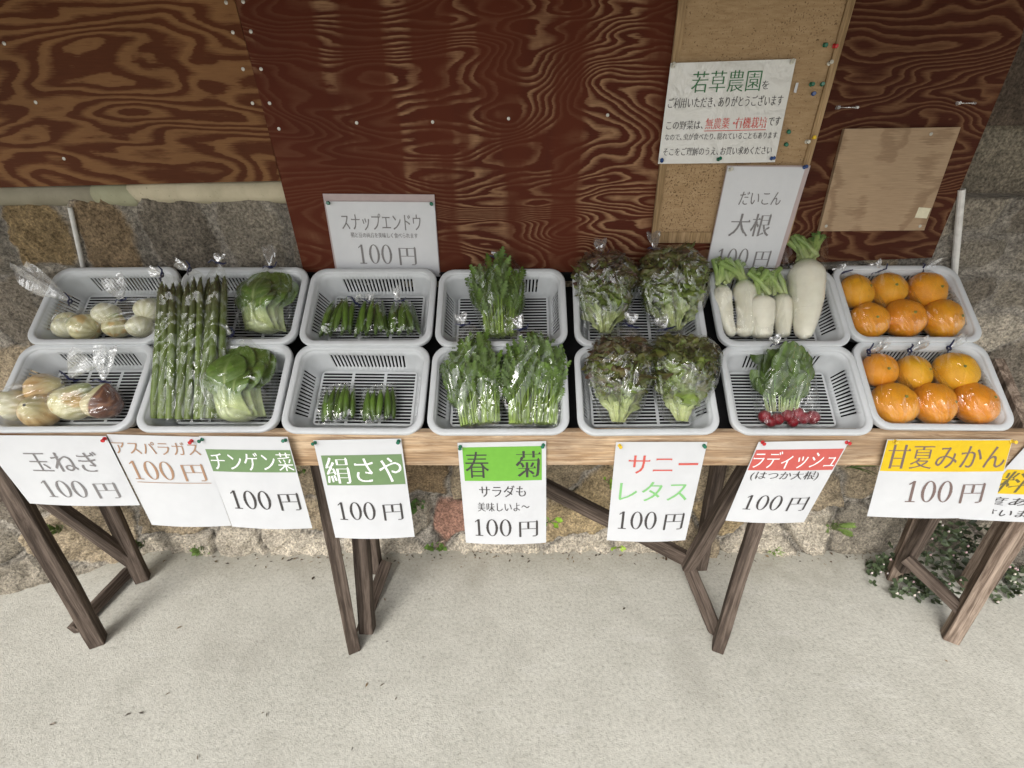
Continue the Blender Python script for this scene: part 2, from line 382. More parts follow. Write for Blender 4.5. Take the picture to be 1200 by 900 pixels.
def contour_cells(f, step):
    """Filled marching squares; returns polygons in cell coordinates."""
    if step > 1:
        n = f.shape[0] // step; f = f[:n * step, :n * step].reshape(n, step, n, step).mean((1, 3))
    polys = []; h, w_ = f.shape; I = f > .5
    full = I[:-1, :-1] & I[1:, :-1] & I[:-1, 1:] & I[1:, 1:]
    anyc = I[:-1, :-1] | I[1:, :-1] | I[:-1, 1:] | I[1:, 1:]
    for y in range(h - 1):
        x = 0
        while x < w_ - 1:
            if full[y, x]:
                x2 = x
                while x2 + 1 < w_ - 1 and full[y, x2 + 1]: x2 += 1
                polys.append([(x, y), (x2 + 1, y), (x2 + 1, y + 1), (x, y + 1)]); x = x2 + 1; continue
            if anyc[y, x]:
                c = [(x, y), (x + 1, y), (x + 1, y + 1), (x, y + 1)]; v = [f[q[1], q[0]] for q in c]; pl = []
                for i in range(4):
                    j = (i + 1) % 4
                    if v[i] > .5: pl.append(c[i])
                    if (v[i] > .5) != (v[j] > .5):
                        t = (.5 - v[i]) / (v[j] - v[i]); pl.append((c[i][0] + (c[j][0] - c[i][0]) * t, c[i][1] + (c[j][1] - c[i][1]) * t))
                if len(pl) >= 3: polys.append(pl)
            x += 1
    return [[((q[0] + .5) * step, (q[1] + .5) * step) for q in pl] for pl in polys]
def text_polys(txt, step=1):
    x = 0; out = []
    for ch in txt:
        if ch in ' ': x += .28; continue

        if ch == '　': x += .75; continue
        f, a, b, adv = glyph(ch)
        if f is None: x += .5; continue
        for pl in contour_cells(f, step): out.append([(x + (q[0] - 12) / G, (q[1] - 12) / G) for q in pl])
        x += adv if adv == .5 else (.36 if ch in '()' else (1.0 if ch not in '、・' else .62))
    return out

class Quad:
    """A sheet hung on a wall: four corners, u to the right and v downwards, with a small bulge off the wall."""
    def __init__(s, TL, TR, BR, BL, bulge=.004, off=0.0, curl=0.0):
        s.c = (TL, TR, BR, BL); s.b = bulge; s.curl = curl; s.off = off
        s.n = (TR - TL).cross(BL - TL).normalized()
        if s.n.y > 0: s.n = -s.n
    def at(s, u, v, h=0.0):
        TL, TR, BR, BL = s.c
        p = (TL * (1 - u) + TR * u) * (1 - v) + (BL * (1 - u) + BR * u) * v
        return p + s.n * (h + s.off + s.b * math.sin(math.pi * u) * v + s.curl * v * v * (1 + .4 * math.sin(5 * u)))
def sheet(q, name, mat, parent=None, u0=0, v0=0, u1=1, v1=1, h=0.0, n=12):
    b = MB(); rows = [[q.at(u0 + (u1 - u0) * i / n, v0 + (v1 - v0) * j / n, h) for i in range(n + 1)] for j in range(n + 1)]
    b.grid(rows); 
    if h == 0: b.grid([[p - q.n * .0004 for p in r] for r in rows])
    return b.build(name, mat, parent, angle=180)
def letters(q, parent, items, name='lettering', h=.0010):
    """items: (text, material, u0, u1, v0, v1[, step]); one mesh per ink."""
    by = {}
    for it in items:
        txt, mat, u0, u1, v0, v1 = it[:6]; step = it[6] if len(it) > 6 else 2
        b = by.setdefault(mat, MB())
        if txt == '_':
            b.grid([[q.at(u0 + (u1 - u0) * i / 12, v, h) for i in range(13)] for v in (v0, v1)]); continue
        pl = text_polys(txt, step)
        xs = [p[0] for a in pl for p in a]; ys = [p[1] for a in pl for p in a]
        xa, xb, ya, yb = min(xs), max(xs), min(ys), max(ys)
        for a in pl:
            b.add([q.at(u0 + (u1 - u0) * (p[0] - xa) / (xb - xa), v1 - (v1 - v0) * (p[1] - ya) / (yb - ya), h) for p in a], [tuple(range(len(a)))])
    for mat, b in by.items(): b.build(name, M[mat], parent, smooth=False)
def pin(p, n, mat, parent, name='push_pin'):
    b = MB(); n = n.normalized() + Vector((random.uniform(-.3, .3), 0, random.uniform(-.2, .3))); n.normalize()
    prof = [(0, .0045), (.0015, .0048), (.003, .003), (.007, .0026), (.009, .0042), (.011, .0046), (.012, .0038)]
    b.tube([p + n * a for a, r in prof], [r for a, r in prof], 10)
    return b.build(name, M[mat], parent, angle=50)

# ------------------------------------------------------------------ setting: ground, roof
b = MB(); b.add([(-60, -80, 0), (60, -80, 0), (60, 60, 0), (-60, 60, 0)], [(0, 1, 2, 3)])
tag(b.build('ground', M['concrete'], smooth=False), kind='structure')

WY = 1.335                       # front face of the plywood
# ------------------------------------------------------------------ stone wall, one skin of stones in mortar
def stone_wall():
    t = thing('stone_wall', 'old retaining wall of rough granite stones set in mortar behind the stand', 'stone wall', (0, 1.36, 0))
    seeds = []
    tan, gold, grey, pale, red, brown, dk = (.42, .36, .27), (.44, .36, .23), (.32, .30, .26), (.52, .49, .43), (.42, .25, .20), (.30, .23, .15), (.24, .22, .19)
    for px, py, c in [(52, 284, (.34, .26, .15)), (128, 284, brown), (212, 284, dk), (306, 284, grey), (380, 284, dk), (-30, 284, dk), (10, 350, dk), (-60, 350, grey), (95, 350, dk),
                      (15, 600, grey), (55, 555, dk), (15, 655, grey), (70, 640, grey), (115, 600, tan), (205, 600, tan), (165, 560, tan), (225, 575, gold), (230, 640, pale), (287, 642, pale), (345, 638, pale), (310, 592, tan),
                      (367, 565, tan), (370, 600, tan), (420, 560, tan), (440, 615, pale), (500, 560, brown), (527, 602, red), (487, 600, grey), (555, 560, tan), (600, 600, tan), (580, 640, pale), (655, 560, tan), (700, 575, gold), (670, 610, gold),
                      (690, 640, pale), (750, 600, gold), (740, 640, pale), (800, 560, tan), (840, 600, gold), (795, 620, tan), (870, 570, tan), (900, 620, pale), (960, 575, tan), (940, 610, pale), (1010, 560, tan), (1020, 610, grey), (1060, 580, dk), (1100, 620, dk), (1170, 600, grey),
                      (1150, 250, grey), (1190, 260, dk), (1140, 340, dk), (1180, 345, grey), (1160, 390, pale), (1185, 425, dk), (1150, 300, grey), (1210, 300, grey)]:
        p = on_y(px, py, 1.36); seeds.append((p.x, p.z, *c))
    rs = random.Random(3)
    for i in range(420):
        x, z = rs.uniform(-3.9, 3.9), rs.uniform(0, 1.3)
        if all((x - s[0]) ** 2 + ((z - s[1]) * 1.3) ** 2 > .21 ** 2 for s in seeds):
            c = rs.choice([tan, grey, brown, dk, tan]); seeds.append((x, z, *c))
    S = np.array(seeds)
    nx, nz_ = 900, 165
    X, Z = np.meshgrid(np.linspace(-3.9, 3.9, nx), np.linspace(-.02, 1.30, nz_))
    wx = np.zeros_like(X); wz = np.zeros_like(X); n1 = np.zeros_like(X); n2 = np.zeros_like(X)
    for j in range(nz_):
        for i in range(nx):
            x, z = X[j, i], Z[j, i]
            wx[j, i] = noise.fractal(Vector((x * 7, z * 7, 1.3)), 1, 2, 3); wz[j, i] = noise.fractal(Vector((x * 7, z * 7, 7.7)), 1, 2, 3)
            n1[j, i] = noise.fractal(Vector((x * 22, z * 22, 4.1)), .7, 2.1, 5)
    xx = X + wx * .028; zz = Z + wz * .028
    D = np.stack([((xx - s[0]) ** 4 + ((zz - s[1]) * 1.2) ** 4) ** .25 for s in S]); idx = np.argsort(D, 0)[:2]
    d1 = np.take_along_axis(D, idx[:1], 0)[0]; d2 = np.take_along_axis(D, idx[1:2], 0)[0]; near = idx[0]
    e = d2 - d1; k = np.clip((e - .012) / .018, 0, 1); k = k * k * (3 - 2 * k)
    rr = np.random.RandomState(5); ht = rr.uniform(.010, .034, len(S)); tx = rr.uniform(-.10, .10, len(S)); tz = rr.uniform(-.12, .12, len(S))
    hgt = ht[near] + tx[near] * (xx - S[near, 0]) + tz[near] * (zz - S[near, 1])
    push = k * np.clip(hgt, .002, .05) + n1 * (.004 + .010 * k)
    left = np.clip((-1.45 - X) / .5, 0, 1) * np.clip((.75 - Z) / .5, 0, 1)
    push = push + left * .22 + np.clip((.16 - Z) / .16, 0, 1) * .02
    Yv = 1.372 - push
    behind = (Z > .98) & (X > -.95) & (X < 1.12)
    Yv = np.where(behind, np.maximum(Yv, 1.352), Yv); Yv = np.where((Z > .86) & (X > -1.4) , np.maximum(Yv, 1.342), Yv)
    mort = np.array((.40, .385, .355)); ck = np.clip((e - .008 - .020 * (Z > .95)) / .016 + n1 * .5, 0, 1)[..., None]
    colr = S[near][..., 2:5]; colr = mort * (1 - ck) + colr * ck
    crack = (np.clip(1 - abs(e - .013) / .008, 0, 1) * (wx > -.05) * (Z < .95))[..., None]
    colr = colr * (1 - .82 * crack)
    upper = np.clip((Z - .9) / .2, 0, 1)[..., None]  # stones and mortar get darker towards the wall top
    colr = colr * (1 - .25 * upper)
    bm = MB(); rows = [[Vector((X[j, i], Yv[j, i], Z[j, i])) for i in range(nx)] for j in range(nz_)]
    top = [Vector((p.x, 1.62, 1.302)) for p in rows[-1]]
    rows.append(top)
    cols = [[tuple(colr[j, i]) for i in range(nx)] for j in range(nz_)]; cols.append([tuple(mort)] * nx)
    bm.grid(rows, cols)
    return bm.build('stone_face', M['stone'], t, angle=180)
stone_wall()
t = thing('coping_course', 'row of cream rounded coping blocks along the foot of the pale plywood', 'coping', on_y(170, 228, 1.36))
px = [-420, -160, 108, 150, 205, 285, 420]
for i in range(len(px) - 1):
    b = MB(); a = on_y(px[i] + 2, 238 if i > 2 else 243, 1.34); c = on_y(px[i + 1] - 2, 213, 1.34)
    rows = []
    for j in range(13):
        x = a.x + (c.x - a.x) * j / 12; pinch = .82 + .18 * math.sin(math.pi * (j + .3) / 12.6) ** .5
        rows.append([Vector((x, 1.375 - .034 * math.cos(q) * pinch + .004 * nz(x * 9, q), (a.z + c.z) / 2 + .033 * math.sin(q) * pinch + .003 * nz(x * 8, q, 3))) for q in [R(-110 + 220 * s / 14) for s in range(15)]])
    cc = (.50, .45, .33) if i > 2 else ((.27, .25, .19) if i < 2 else (.36, .36, .25))
    b.grid(rows, cc); b.build('coping_block', M['coping'], t, angle=180)
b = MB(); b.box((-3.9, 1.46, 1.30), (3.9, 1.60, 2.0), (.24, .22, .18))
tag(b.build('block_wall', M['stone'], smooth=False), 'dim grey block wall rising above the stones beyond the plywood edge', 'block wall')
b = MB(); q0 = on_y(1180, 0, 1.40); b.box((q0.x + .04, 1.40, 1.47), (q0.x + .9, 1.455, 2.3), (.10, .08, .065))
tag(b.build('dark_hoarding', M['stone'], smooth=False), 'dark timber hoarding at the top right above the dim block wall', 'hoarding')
b = MB(); b.box((-6, -.15, 1.93), (6, 1.7, 1.98))  # roof out of view, its height and front edge shaped for the shade it casts
tag(b.build('roof', M['roof'], smooth=False), kind='structure')

# ------------------------------------------------------------------ plywood panels with their screws
def panel(name, label, corners, mat, screws=(), yf=WY, th=.012, cat='plywood panel'):
    pts = [on_y(x, y, yf) for x, y in corners]
    t = thing(name, label, cat, sum(pts, Vector()) / len(pts))
    b = MB(); n = len(pts)
    b.add([*pts, *[p + Vector((0, th, 0)) for p in pts]], [tuple(range(n))[::-1], tuple(range(n, 2 * n))] + [(i, (i + 1) % n, (i + 1) % n + n, i + n) for i in range(n)])
    o = b.build('sheet', mat, t, smooth=False)
    # keep the grain in world space: object coords are local to the parent, offset only
    for (x, y) in screws:
        p = on_y(x, y, yf); s = MB(); s.tube([p + Vector((0, .002, 0)), p - Vector((0, .0010, 0)), p - Vector((0, .0014, 0))], [.0040, .0040, .0022], 10); s.build('screw', M['steel'], t, angle=40)
    return t
panel('plywood_panel', 'pale plywood panel with bold wavy grain above the rough stones', [(-700, 236), (330, 212), (272, -10), (195, -330), (-1000, -330)], M['ply_l'],
      [(265, 3), (273, 38), (285, 81), (296, 121), (75, 186), (5, 51), (42, 120)])
panel('plywood_panel', 'wide red-stained plywood panel with worn vertical bands behind the baskets', [(357, 322), (845, 322), (940, -330), (196, -330), (273, -10)], M['ply_c'],
      [(285, 2), (294, 37), (306, 81), (316, 121), (327, 151), (418, 144), (507, 143), (596, 139), (712, 135)])
panel('plywood_panel', 'dark brown plywood panel holding the small square board', [(846, 312), (1092, 302), (1195, 52), (1290, -330), (941, -330)], M['ply_r'], [], WY + .003)
t = panel('wooden_board', 'small square pale board screwed onto the brown plywood', [(960, 271), (1083, 270), (1126, 149), (990, 151)], M['ply_bd'], [(968, 265), (1091, 157), (1078, 265)], WY - .008, .010, 'board')
q = Quad(*[on_y(x, y, WY - .0085) for x, y in ((1077, 243), (1091, 244), (1086, 256), (1072, 255))], 0)
sheet(q, 'tape_scrap', plain('cream_tape', (.62, .58, .42)), t, n=3)
for xs, lab in (((981, 1003), 'clear plastic hook beside the cork board on the brown plywood'), ((1122, 1140), 'clear plastic hook at the outer edge of the brown plywood')):
    b = MB(); p0 = on_y(xs[0], 126 if xs[0] < 1000 else 121, WY - .002); p1 = on_y(xs[1], 126 if xs[0] < 1000 else 121, WY - .002)
    b.tube([p0, p0 - Vector((0, .008, 0))], [.005, .004], 8); b.tube([p0 - Vector((0, .004, 0)), p1 - Vector((0, .006, 0))], .0014, 6); b.tube([p1, p1 - Vector((0, .008, 0))], [.004, .003], 8)
    tag(b.build('plastic_hook', M['film_tail']), lab, 'hook')

# ------------------------------------------------------------------ cork board
def cork_board():
    y = WY - .004
    t = thing('cork_board', 'tall cork notice board in a pale wooden frame', 'notice board', on_y(860, 150, y))
    cs = [(790, -60), (1013, -60), (916, 284), (762, 284)]
    tl, tr = on_y(803, -70, y), on_y(1020, -70, y); br, bl = on_y(922, 284, y), on_y(762, 284, y)
    q = Quad(tl, tr, br, bl, 0)
    b = MB(); b.grid([[q.at(u, v, .003) for u in np.linspace(.02, .98, 9)] for v in np.linspace(.0, .97, 9)]); b.build('cork_sheet', M['cork'], t)
    for u0, u1, v0, v1 in ((0, .045, 0, 1), (.955, 1, 0, 1), (.047, .953, .955, 1)):
        b = MB(); f = [q.at(u, v, .008) for u, v in ((u0, v0), (u1, v0), (u1, v1), (u0, v1))]; k = [p - q.n * .009 for p in f]
        b.add(f + k, [(0, 1, 2, 3), (0, 4, 5, 1), (1, 5, 6, 2), (2, 6, 7, 3), (3, 7, 4, 0)]); b.build('frame_strip', M['frame'], t, smooth=False)
    for x, yy, c in ((965, 53, 'green'), (976, 54, 'red'), (949, 99, 'green'), (962, 99, 'green'), (952, 110, 'blue'), (923, 154, 'green'), (951, 162, 'yellow'), (920, 169, 'green'), (970, 75, 'white'), (944, 166, 'white')):
        pin(on_y(x, yy, y) - Vector((0, .004, 0)), Vector((0, -1, 0)), 'p_' + c, t)
    q = Quad(*[on_y(x, yy, y - .0085) for x, yy in ((933, 97), (936, 97), (933, 109), (930, 108))], 0)
    sheet(q, 'paper_scrap', M['paper'], t, n=2)
cork_board()

# ------------------------------------------------------------------ signs
def sign(name, label, y, corners, items, bands=(), pins=(), bulge=.006, off=0.0, curl=0.0, group=None, mat='paper', yb=None, cat='sign'):
    pts = [on_y(x, yy, y if i < 2 or yb is None else yb) for i, (x, yy) in enumerate(corners)]
    q = Quad(*pts, bulge, off, curl)
    t = thing(name, label, cat, (pts[0] + pts[1]) / 2, group)
    sheet(q, 'paper', M[mat], t)
    for u0, u1, v0, v1, m in bands: sheet(q, 'colour_band', M[m], t, u0, v0, u1, v1, .0006)
    letters(q, t, items)
    for u, v, c in pins: pin(q.at(u, v, .0005), Vector((0, -1, .2)), 'p_' + c, t)
    return t, q
FY = .939
PG = 'price signs pinned along the front plank'
def price(mat, u0, u1, v0, v1, gap=' '):
    w_ = u1 - u0
    return [('100', mat, u0, u0 + w_ * .58, v0, v1, 1), ('円', mat, u0 + w_ * .70, u1, v0 + (v1 - v0) * .1, v1 + (v1 - v0) * .05, 1)]
sign('price_sign', 'white onion price sign with plain grey lettering, pinned at the plank end', FY - .003, [(-28, 510), (124, 511), (164, 592), (35, 590)],
     [('玉ねぎ', 'i_grey', .26, .85, .21, .49)] + price('i_grey', .25, .88, .62, .87), pins=[(.985, .03, 'red')], group=PG)
sign('price_sign', 'asparagus price sign with brown lettering and an underlined price', FY, [(125, 509), (234, 512), (271, 616), (178, 615)],
     [('アスパラガス', 'i_brown', .01, .95, .06, .19)] + price('i_brown', .09, .92, .26, .46) + [('_', 'i_brown', .09, .95, .487, .494)], pins=[(.90, .04, 'red')], group=PG)
sign('price_sign', 'bok choy price sign with white lettering on a dull green band', FY - .010, [(233, 511), (337, 512), (366, 619), (272, 617)],
     [('チンゲン菜', 'i_white', .04, .98, .155, .345)] + price('i_dark', .13, .94, .56, .77), [(.02, .99, .13, .36, 'i_green')], [(.03, .03, 'green'), (.97, .03, 'green')], group=PG)
sign('price_sign', 'snow pea price sign with big white lettering on a green block', FY, [(367, 516), (470, 514), (486, 629), (393, 630)],
     [('絹さや', 'i_white', .07, .96, .16, .41, 1)] + price('i_dark', .12, .90, .60, .79), [(.05, .98, .14, .43, 'i_green')], [(.02, .02, 'green'), (.97, .02, 'green')], group=PG)
sign('price_sign', 'chrysanthemum greens price sign with dark lettering on a bright lime block', FY, [(536, 519), (640, 517), (640, 636), (546, 636)],
     [('春', 'i_dark', .07, .34, .08, .32, 1), ('菊', 'i_dark', .65, .94, .08, .32, 1), ('サラダも', 'i_dark', .21, .76, .395, .505), ('美味しいよ～', 'i_dark', .18, .80, .56, .65)] + price('i_dark', .13, .90, .73, .91),
     [(.05, .95, .04, .35, 'i_lime')], [(.03, .03, 'green'), (.97, .03, 'green')], group=PG)
sign('price_sign', 'sunny lettuce price sign with red and green lettering on white', FY, [(722, 518), (829, 518), (803, 633), (711, 633)],
     [('サニー', 'i_red', .16, .95, .12, .29, 1), ('レタス', 'i_paler', .09, .90, .37, .56, 1)] + price('i_dark', .12, .92, .67, .86), pins=[(.04, .03, 'yellow'), (.97, .03, 'green')], group=PG)
sign('price_sign', 'radish price sign with white lettering on a red band', FY, [(889, 518), (996, 516), (942, 612), (850, 610)],
     [('ラディッシュ', 'i_white', .02, .97, .11, .31, 1), ('(はつか大根)', 'i_dark', .07, .86, .345, .46)] + price('i_dark', .14, .90, .64, .83),
     [(.01, .985, .09, .335, 'i_salmon')], [(.04, 0.0, 'red'), (.97, .02, 'red')], group=PG)
sign('price_sign', 'citrus price sign with brown lettering on a wide yellow band', FY - .008, [(1040, 515), (1187, 515), (1161, 606), (1016, 605)],
     [('甘夏みかん', 'i_mauve', .03, .98, .06, .35, 1)] + price('i_mauve', .26, .88, .50, .78), [(.005, .995, .008, .385, 'i_yellow')], [(.06, .02, 'yellow'), (.99, .02, 'yellow')], group=PG)
sign('price_sign', 'white sign with a yellow strip, half hidden behind the citrus sign', FY + .001, [(1212, 512), (1368, 512), (1285, 612), (1124, 608)],
     [('料', 'i_olive', .04, .25, .39, .64, 1), ('度あ', 'i_dark', .07, .36, .70, .80), ('さいま', 'i_dark', .12, .43, .85, .94)], [(.02, .98, .37, .66, 'i_yellow')], group=PG)
t, q = sign('wall_sign', 'snap pea price sign pinned to the red plywood above its basket', WY - .006, [(381, 236), (509, 237), (515, 324), (396, 322)],
     [('スナップエンドウ', 'i_grey', .12, .86, .15, .37), ('鞘と豆の両方を美味しく食べられます', 'i_grey', .19, .82, .40, .47)] + price('i_grey', .24, .79, .56, .83), pins=[(.03, .02, 'green'), (.97, .02, 'green')], bulge=.002)
q2 = Quad(*[on_y(x, yy, WY - .003) for x, yy in ((378, 227), (509, 228), (516, 324), (394, 322))], 0); sheet(q2, 'backing_card', M['i_pink'], t)
sign('notice_sheet', 'laminated farm notice with green heading pinned to the cork', WY - .0155, [(786, 74), (933, 69), (908, 190), (771, 192)],
     [('若草農園', 'i_darkgreen', .19, .75, .085, .285, 1), ('を', 'i_dark', .765, .82, .19, .27), ('ご利用いただき、ありがとうございます', 'i_dark', .02, .96, .325, .43),
      ('この野菜は、', 'i_dark', .03, .33, .555, .645), ('無農薬・有機栽培', 'i_redtext', .35, .86, .535, .645), ('です', 'i_dark', .875, .975, .535, .625), ('_', 'i_redtext', .345, .865, .66, .667),
      ('なので、虫が食べたり、隠れていることもあります', 'i_dark', .03, .97, .685, .755), ('そこをご理解のうえ、お買い求めください', 'i_dark', .03, .95, .83, .915)],
     pins=[(.02, .03, 'white'), (.97, .03, 'white'), (.03, .97, 'blue'), (.5, .96, 'green'), (.96, .96, 'blue')], bulge=.008, mat='laminate', cat='notice')
t, q = sign('wall_sign', 'tall daikon price sign pinned over the cork board corner', WY - .021, [(853, 195), (944, 196), (908, 314), (828, 314)],
     [('だいこん', 'i_grey', .24, .80, .23, .355), ('大根', 'i_grey', .20, .76, .44, .665, 1)] + price('i_grey', .12, .88, .79, .99), pins=[(.03, .03, 'white'), (.98, .0, 'blue')], bulge=.003)
q2 = Quad(*[on_y(x, yy, WY - .019) for x, yy in ((852, 194), (950, 194), (913, 314), (827, 314))], 0); sheet(q2, 'backing_card', M['i_pink'], t)

# ------------------------------------------------------------------ white conduits on the stones
for (x0, y0, x1, y1), lab in (((82, 243, 101, 330), 'thin white strip stuck on the brown stone below the coping'), ((1127, 222, 1118, 322), 'white plastic pipe running down the stones past the plywood edge')):
    b = MB(); p0 = on_y(x0, y0, 1.336); p1 = on_y(x1, y1, 1.336); b.tube([p0, p0 + (p1 - p0) * .5, p1], [.0085, .0085, .0085] if x0 > 600 else [.0055] * 3, 10)
    tag(b.build('conduit', M['white']), lab, 'conduit')

# ------------------------------------------------------------------ display stand
def s_pt(x, s, n): return P0 + Vector((x, 0, 0)) + SV * s + NV * n
stand = thing('display_stand', 'long sloping black stand with a wooden front plank carrying the baskets', 'stand', (0, .96, .74))
b = MB(); rows = []
for j in range(61):
    x = -1.42 + 2.72 * j / 60; zt = on_y(600, 506, .95).z + .002 * nz(x * 3); zb = on_y(600, 545, .95).z + .003 * nz(x * 4, 5); e = .002
    rows.append([Vector((x, y, z)) for y, z in ((.947, zb + e), (.947 - .001 * nz(x * 9), zt - e), (.949, zt), (.965, zt), (.967, zt - e), (.967, zb + e), (.965, zb), (.949, zb))])
b.grid(rows, closed=True); b.f += [tuple(range(8)), tuple(range(60 * 8, 61 * 8))[::-1]]; b.mi += [0, 0]
b.build('front_plank', M['plank'], stand, angle=30)
b = MB(); c = [s_pt(x, s, n) for n in (-.078, -.096) for s in (.03, .475) for x in (-1.31, 1.19)]
b.add(c, [(0, 1, 3, 2), (4, 6, 7, 5), (0, 4, 5, 1), (2, 3, 7, 6), (0, 2, 6, 4), (1, 5, 7, 3)]); b.build('sloped_board', M['black'], stand, smooth=False)
b = MB(); c = [s_pt(x, s, n) for n in (-.03, -.075) for s in (.470, .485) for x in (-1.31, 1.19)]
b.add(c, [(0, 1, 3, 2), (4, 6, 7, 5), (0, 4, 5, 1), (2, 3, 7, 6), (0, 2, 6, 4), (1, 5, 7, 3)]); b.build('back_board', M['black'], stand, smooth=False)
b = MB(); c = [s_pt(x, s, n) for n in (-.02, -.10) for s in (.0, .20) for x in (1.195, 1.22)]
b.add(c, [(0, 1, 3, 2), (4, 6, 7, 5), (0, 4, 5, 1), (2, 3, 7, 6), (0, 2, 6, 4), (1, 5, 7, 3)]); b.build('end_board', M['wood_pale'], stand, smooth=False)

# trestles of weathered squared timber
def bar(a, c, w_, d, name, parent, mat='wood_grey', roll=0.0, tipcol=None):
    a = Vector(a); c = Vector(c); L = (c - a).length; zax = (c - a).normalized()
    yax = Vector((0, 1, 0)); yax = (yax - zax * yax.dot(zax)).normalized(); xax = yax.cross(zax)
    m = Matrix((xax, yax, zax)).transposed().to_4x4(); m.translation = a
    m = m @ Matrix.Rotation(roll, 4, 'Z')
    b = MB(); rows = []; n = 14; e = .12
    for i in range(n + 1):
        z = L * i / n; bx = .003 * nz(z * 5 + a.x * 7, 1.1, a.y); 
        rows.append([Vector((x * w_ / 2 + bx + .0012 * nz(x, z * 25, a.x), y * d / 2, z)) for x, y in ((-1, -1 + e), (-1 + e, -1), (1 - e, -1), (1, -1 + e), (1, 1 - e), (1 - e, 1), (-1 + e, 1), (-1, 1 - e))])
    b.grid(rows, closed=True); b.f += [tuple(range(8))[::-1], tuple(range(n * 8, n * 8 + 8))]; b.mi += [0, 0]
    o = b.build(name, M[mat], None, angle=30, local=True)
    o.parent = parent; o.matrix_basis = pmat(parent).inverted() @ m
    return o
def leg(foot, top, parent, w_=.05, d=.045, mat='wood_grey', dy=.05, roll=0.0, sink=0.0, zt=.775):
    f = on_z(*foot); f.y = max(f.y, .955); p = on_y(top[0], top[1], f.y + dy); u = (p - f); u = u / u.z
    return bar(f, f + u * zt, w_, d, 'leg', parent, mat, roll)
TG = 'weathered wooden trestles under the stand'
t = thing('trestle', 'weathered trestle under the onion end with a diagonal brace', 'trestle', on_z(118, 752), TG)
leg((116, 752), (10, 566), t, .040, .044, roll=.5); leg((168, 679), (126, 590), t, .042, .038, roll=.5)
bar(on_y(86, 738, 1.0), on_y(152, 668, 1.235), .034, .03, 'stretcher', t)
bar(on_y(20, 560, 1.14), on_y(158, 660, 1.235), .05, .028, 'brace', t)
bar(on_y(-20, 590, 1.10), on_y(20, 560, 1.06), .05, .03, 'brace', t)
t = thing('trestle', 'weathered trestle behind the snow pea sign with a short middle post', 'trestle', on_z(412, 762), TG)
leg((413, 762), (377, 570), t, .036, .05, dy=.06, roll=.5); leg((441, 668), (434, 615), t, .04, .04, dy=0)
f = on_y(431, 738, 1.0); bar(f, f + Vector((.02, .12, .58)), .044, .04, 'post', t)
bar(on_y(421, 748, 1.0), on_y(452, 660, 1.26), .04, .035, 'stretcher', t)
t = thing('trestle', 'weathered trestle between the lettuce and radish signs, with crossing legs', 'trestle', on_z(848, 768), TG)
leg((845, 768), (884, 620), t, .036, .05, dy=.06, roll=-.4); leg((820, 664), (836, 575), t, .042, .04, dy=.0)
bar(on_y(805, 665, 1.20), on_y(880, 540, 1.17), .042, .04, 'leg', t)
bar(on_y(843, 752, .985), on_y(803, 652, 1.24), .045, .04, 'stretcher', t)
t2 = bar(on_y(610, 556, 1.25), on_y(806, 655, 1.22), .05, .03, 'timber_brace', None)
tag(t2, 'long diagonal timber brace sloping down behind the lettuce sign', 'brace')
t = thing('trestle', 'paler weathered trestle among white flower buds under the citrus sign', 'trestle', on_z(1112, 750), TG)
leg((1113, 748), (1180, 632), t, .042, .042, 'wood_pale', dy=.05, roll=-.5); leg((1046, 678), (1074, 612), t, .040, .036, 'wood_pale', dy=.02, roll=-.4)
bar(on_y(1058, 668, 1.19), on_y(1095, 600, 1.19), .035, .03, 'brace', t)
bar(on_y(1062, 655, 1.17), on_y(1130, 718, 1.0), .036, .034, 'stretcher', t)
b = MB(); p = on_z(1140, 690); b.box((p.x - .035, p.y - .03, 0), (p.x + .035, p.y + .03, .62))
tag(b.build('gate_post', M['wood_pale'], smooth=False), 'grey upright post behind the paler trestle', 'post')
b = MB(); p = on_z(1196, 668); rows = []
b.box((p.x, p.y, 0), (p.x + .3, p.y + .22, .26), (.40, .39, .37))
tag(b.build('concrete_block', M['stone'], smooth=False), 'grey concrete block on the ground beside the grey upright post', 'block')

# ------------------------------------------------------------------ baskets
def outline(a, c, r, nl, ns, nc=7):
    """Rounded rectangle, counter-clockwise from the right end of the front side; (x, y, side, t)."""
    out = []
    for k in range(nl + 1): out.append((-(a - r) + 2 * (a - r) * k / nl, -c, 'F', k))
    for k in range(1, nc): q = R(-90 + 90 * k / nc); out.append((a - r + r * math.cos(q), -(c - r) + r * math.sin(q), 'c', 0))
    for k in range(ns + 1): out.append((a, -(c - r) + 2 * (c - r) * k / ns, 'R', k))
    for k in range(1, nc): q = R(90 * k / nc); out.append((a - r + r * math.cos(q), c - r + r * math.sin(q), 'c', 0))
    for k in range(nl + 1): out.append((a - r - 2 * (a - r) * k / nl, c, 'B', k))
    for k in range(1, nc): q = R(90 + 90 * k / nc); out.append((-(a - r) + r * math.cos(q), c - r + r * math.sin(q), 'c', 0))
    for k in range(ns + 1): out.append((-a, c - r - 2 * (c - r) * k / ns, 'L', k))
    for k in range(1, nc): q = R(180 + 90 * k / nc); out.append((-(a - r) + r * math.cos(q), -(c - r) + r * math.sin(q), 'c', 0))
    return out
TA, TB, TR_, TD = .1705, .119, .042, .072
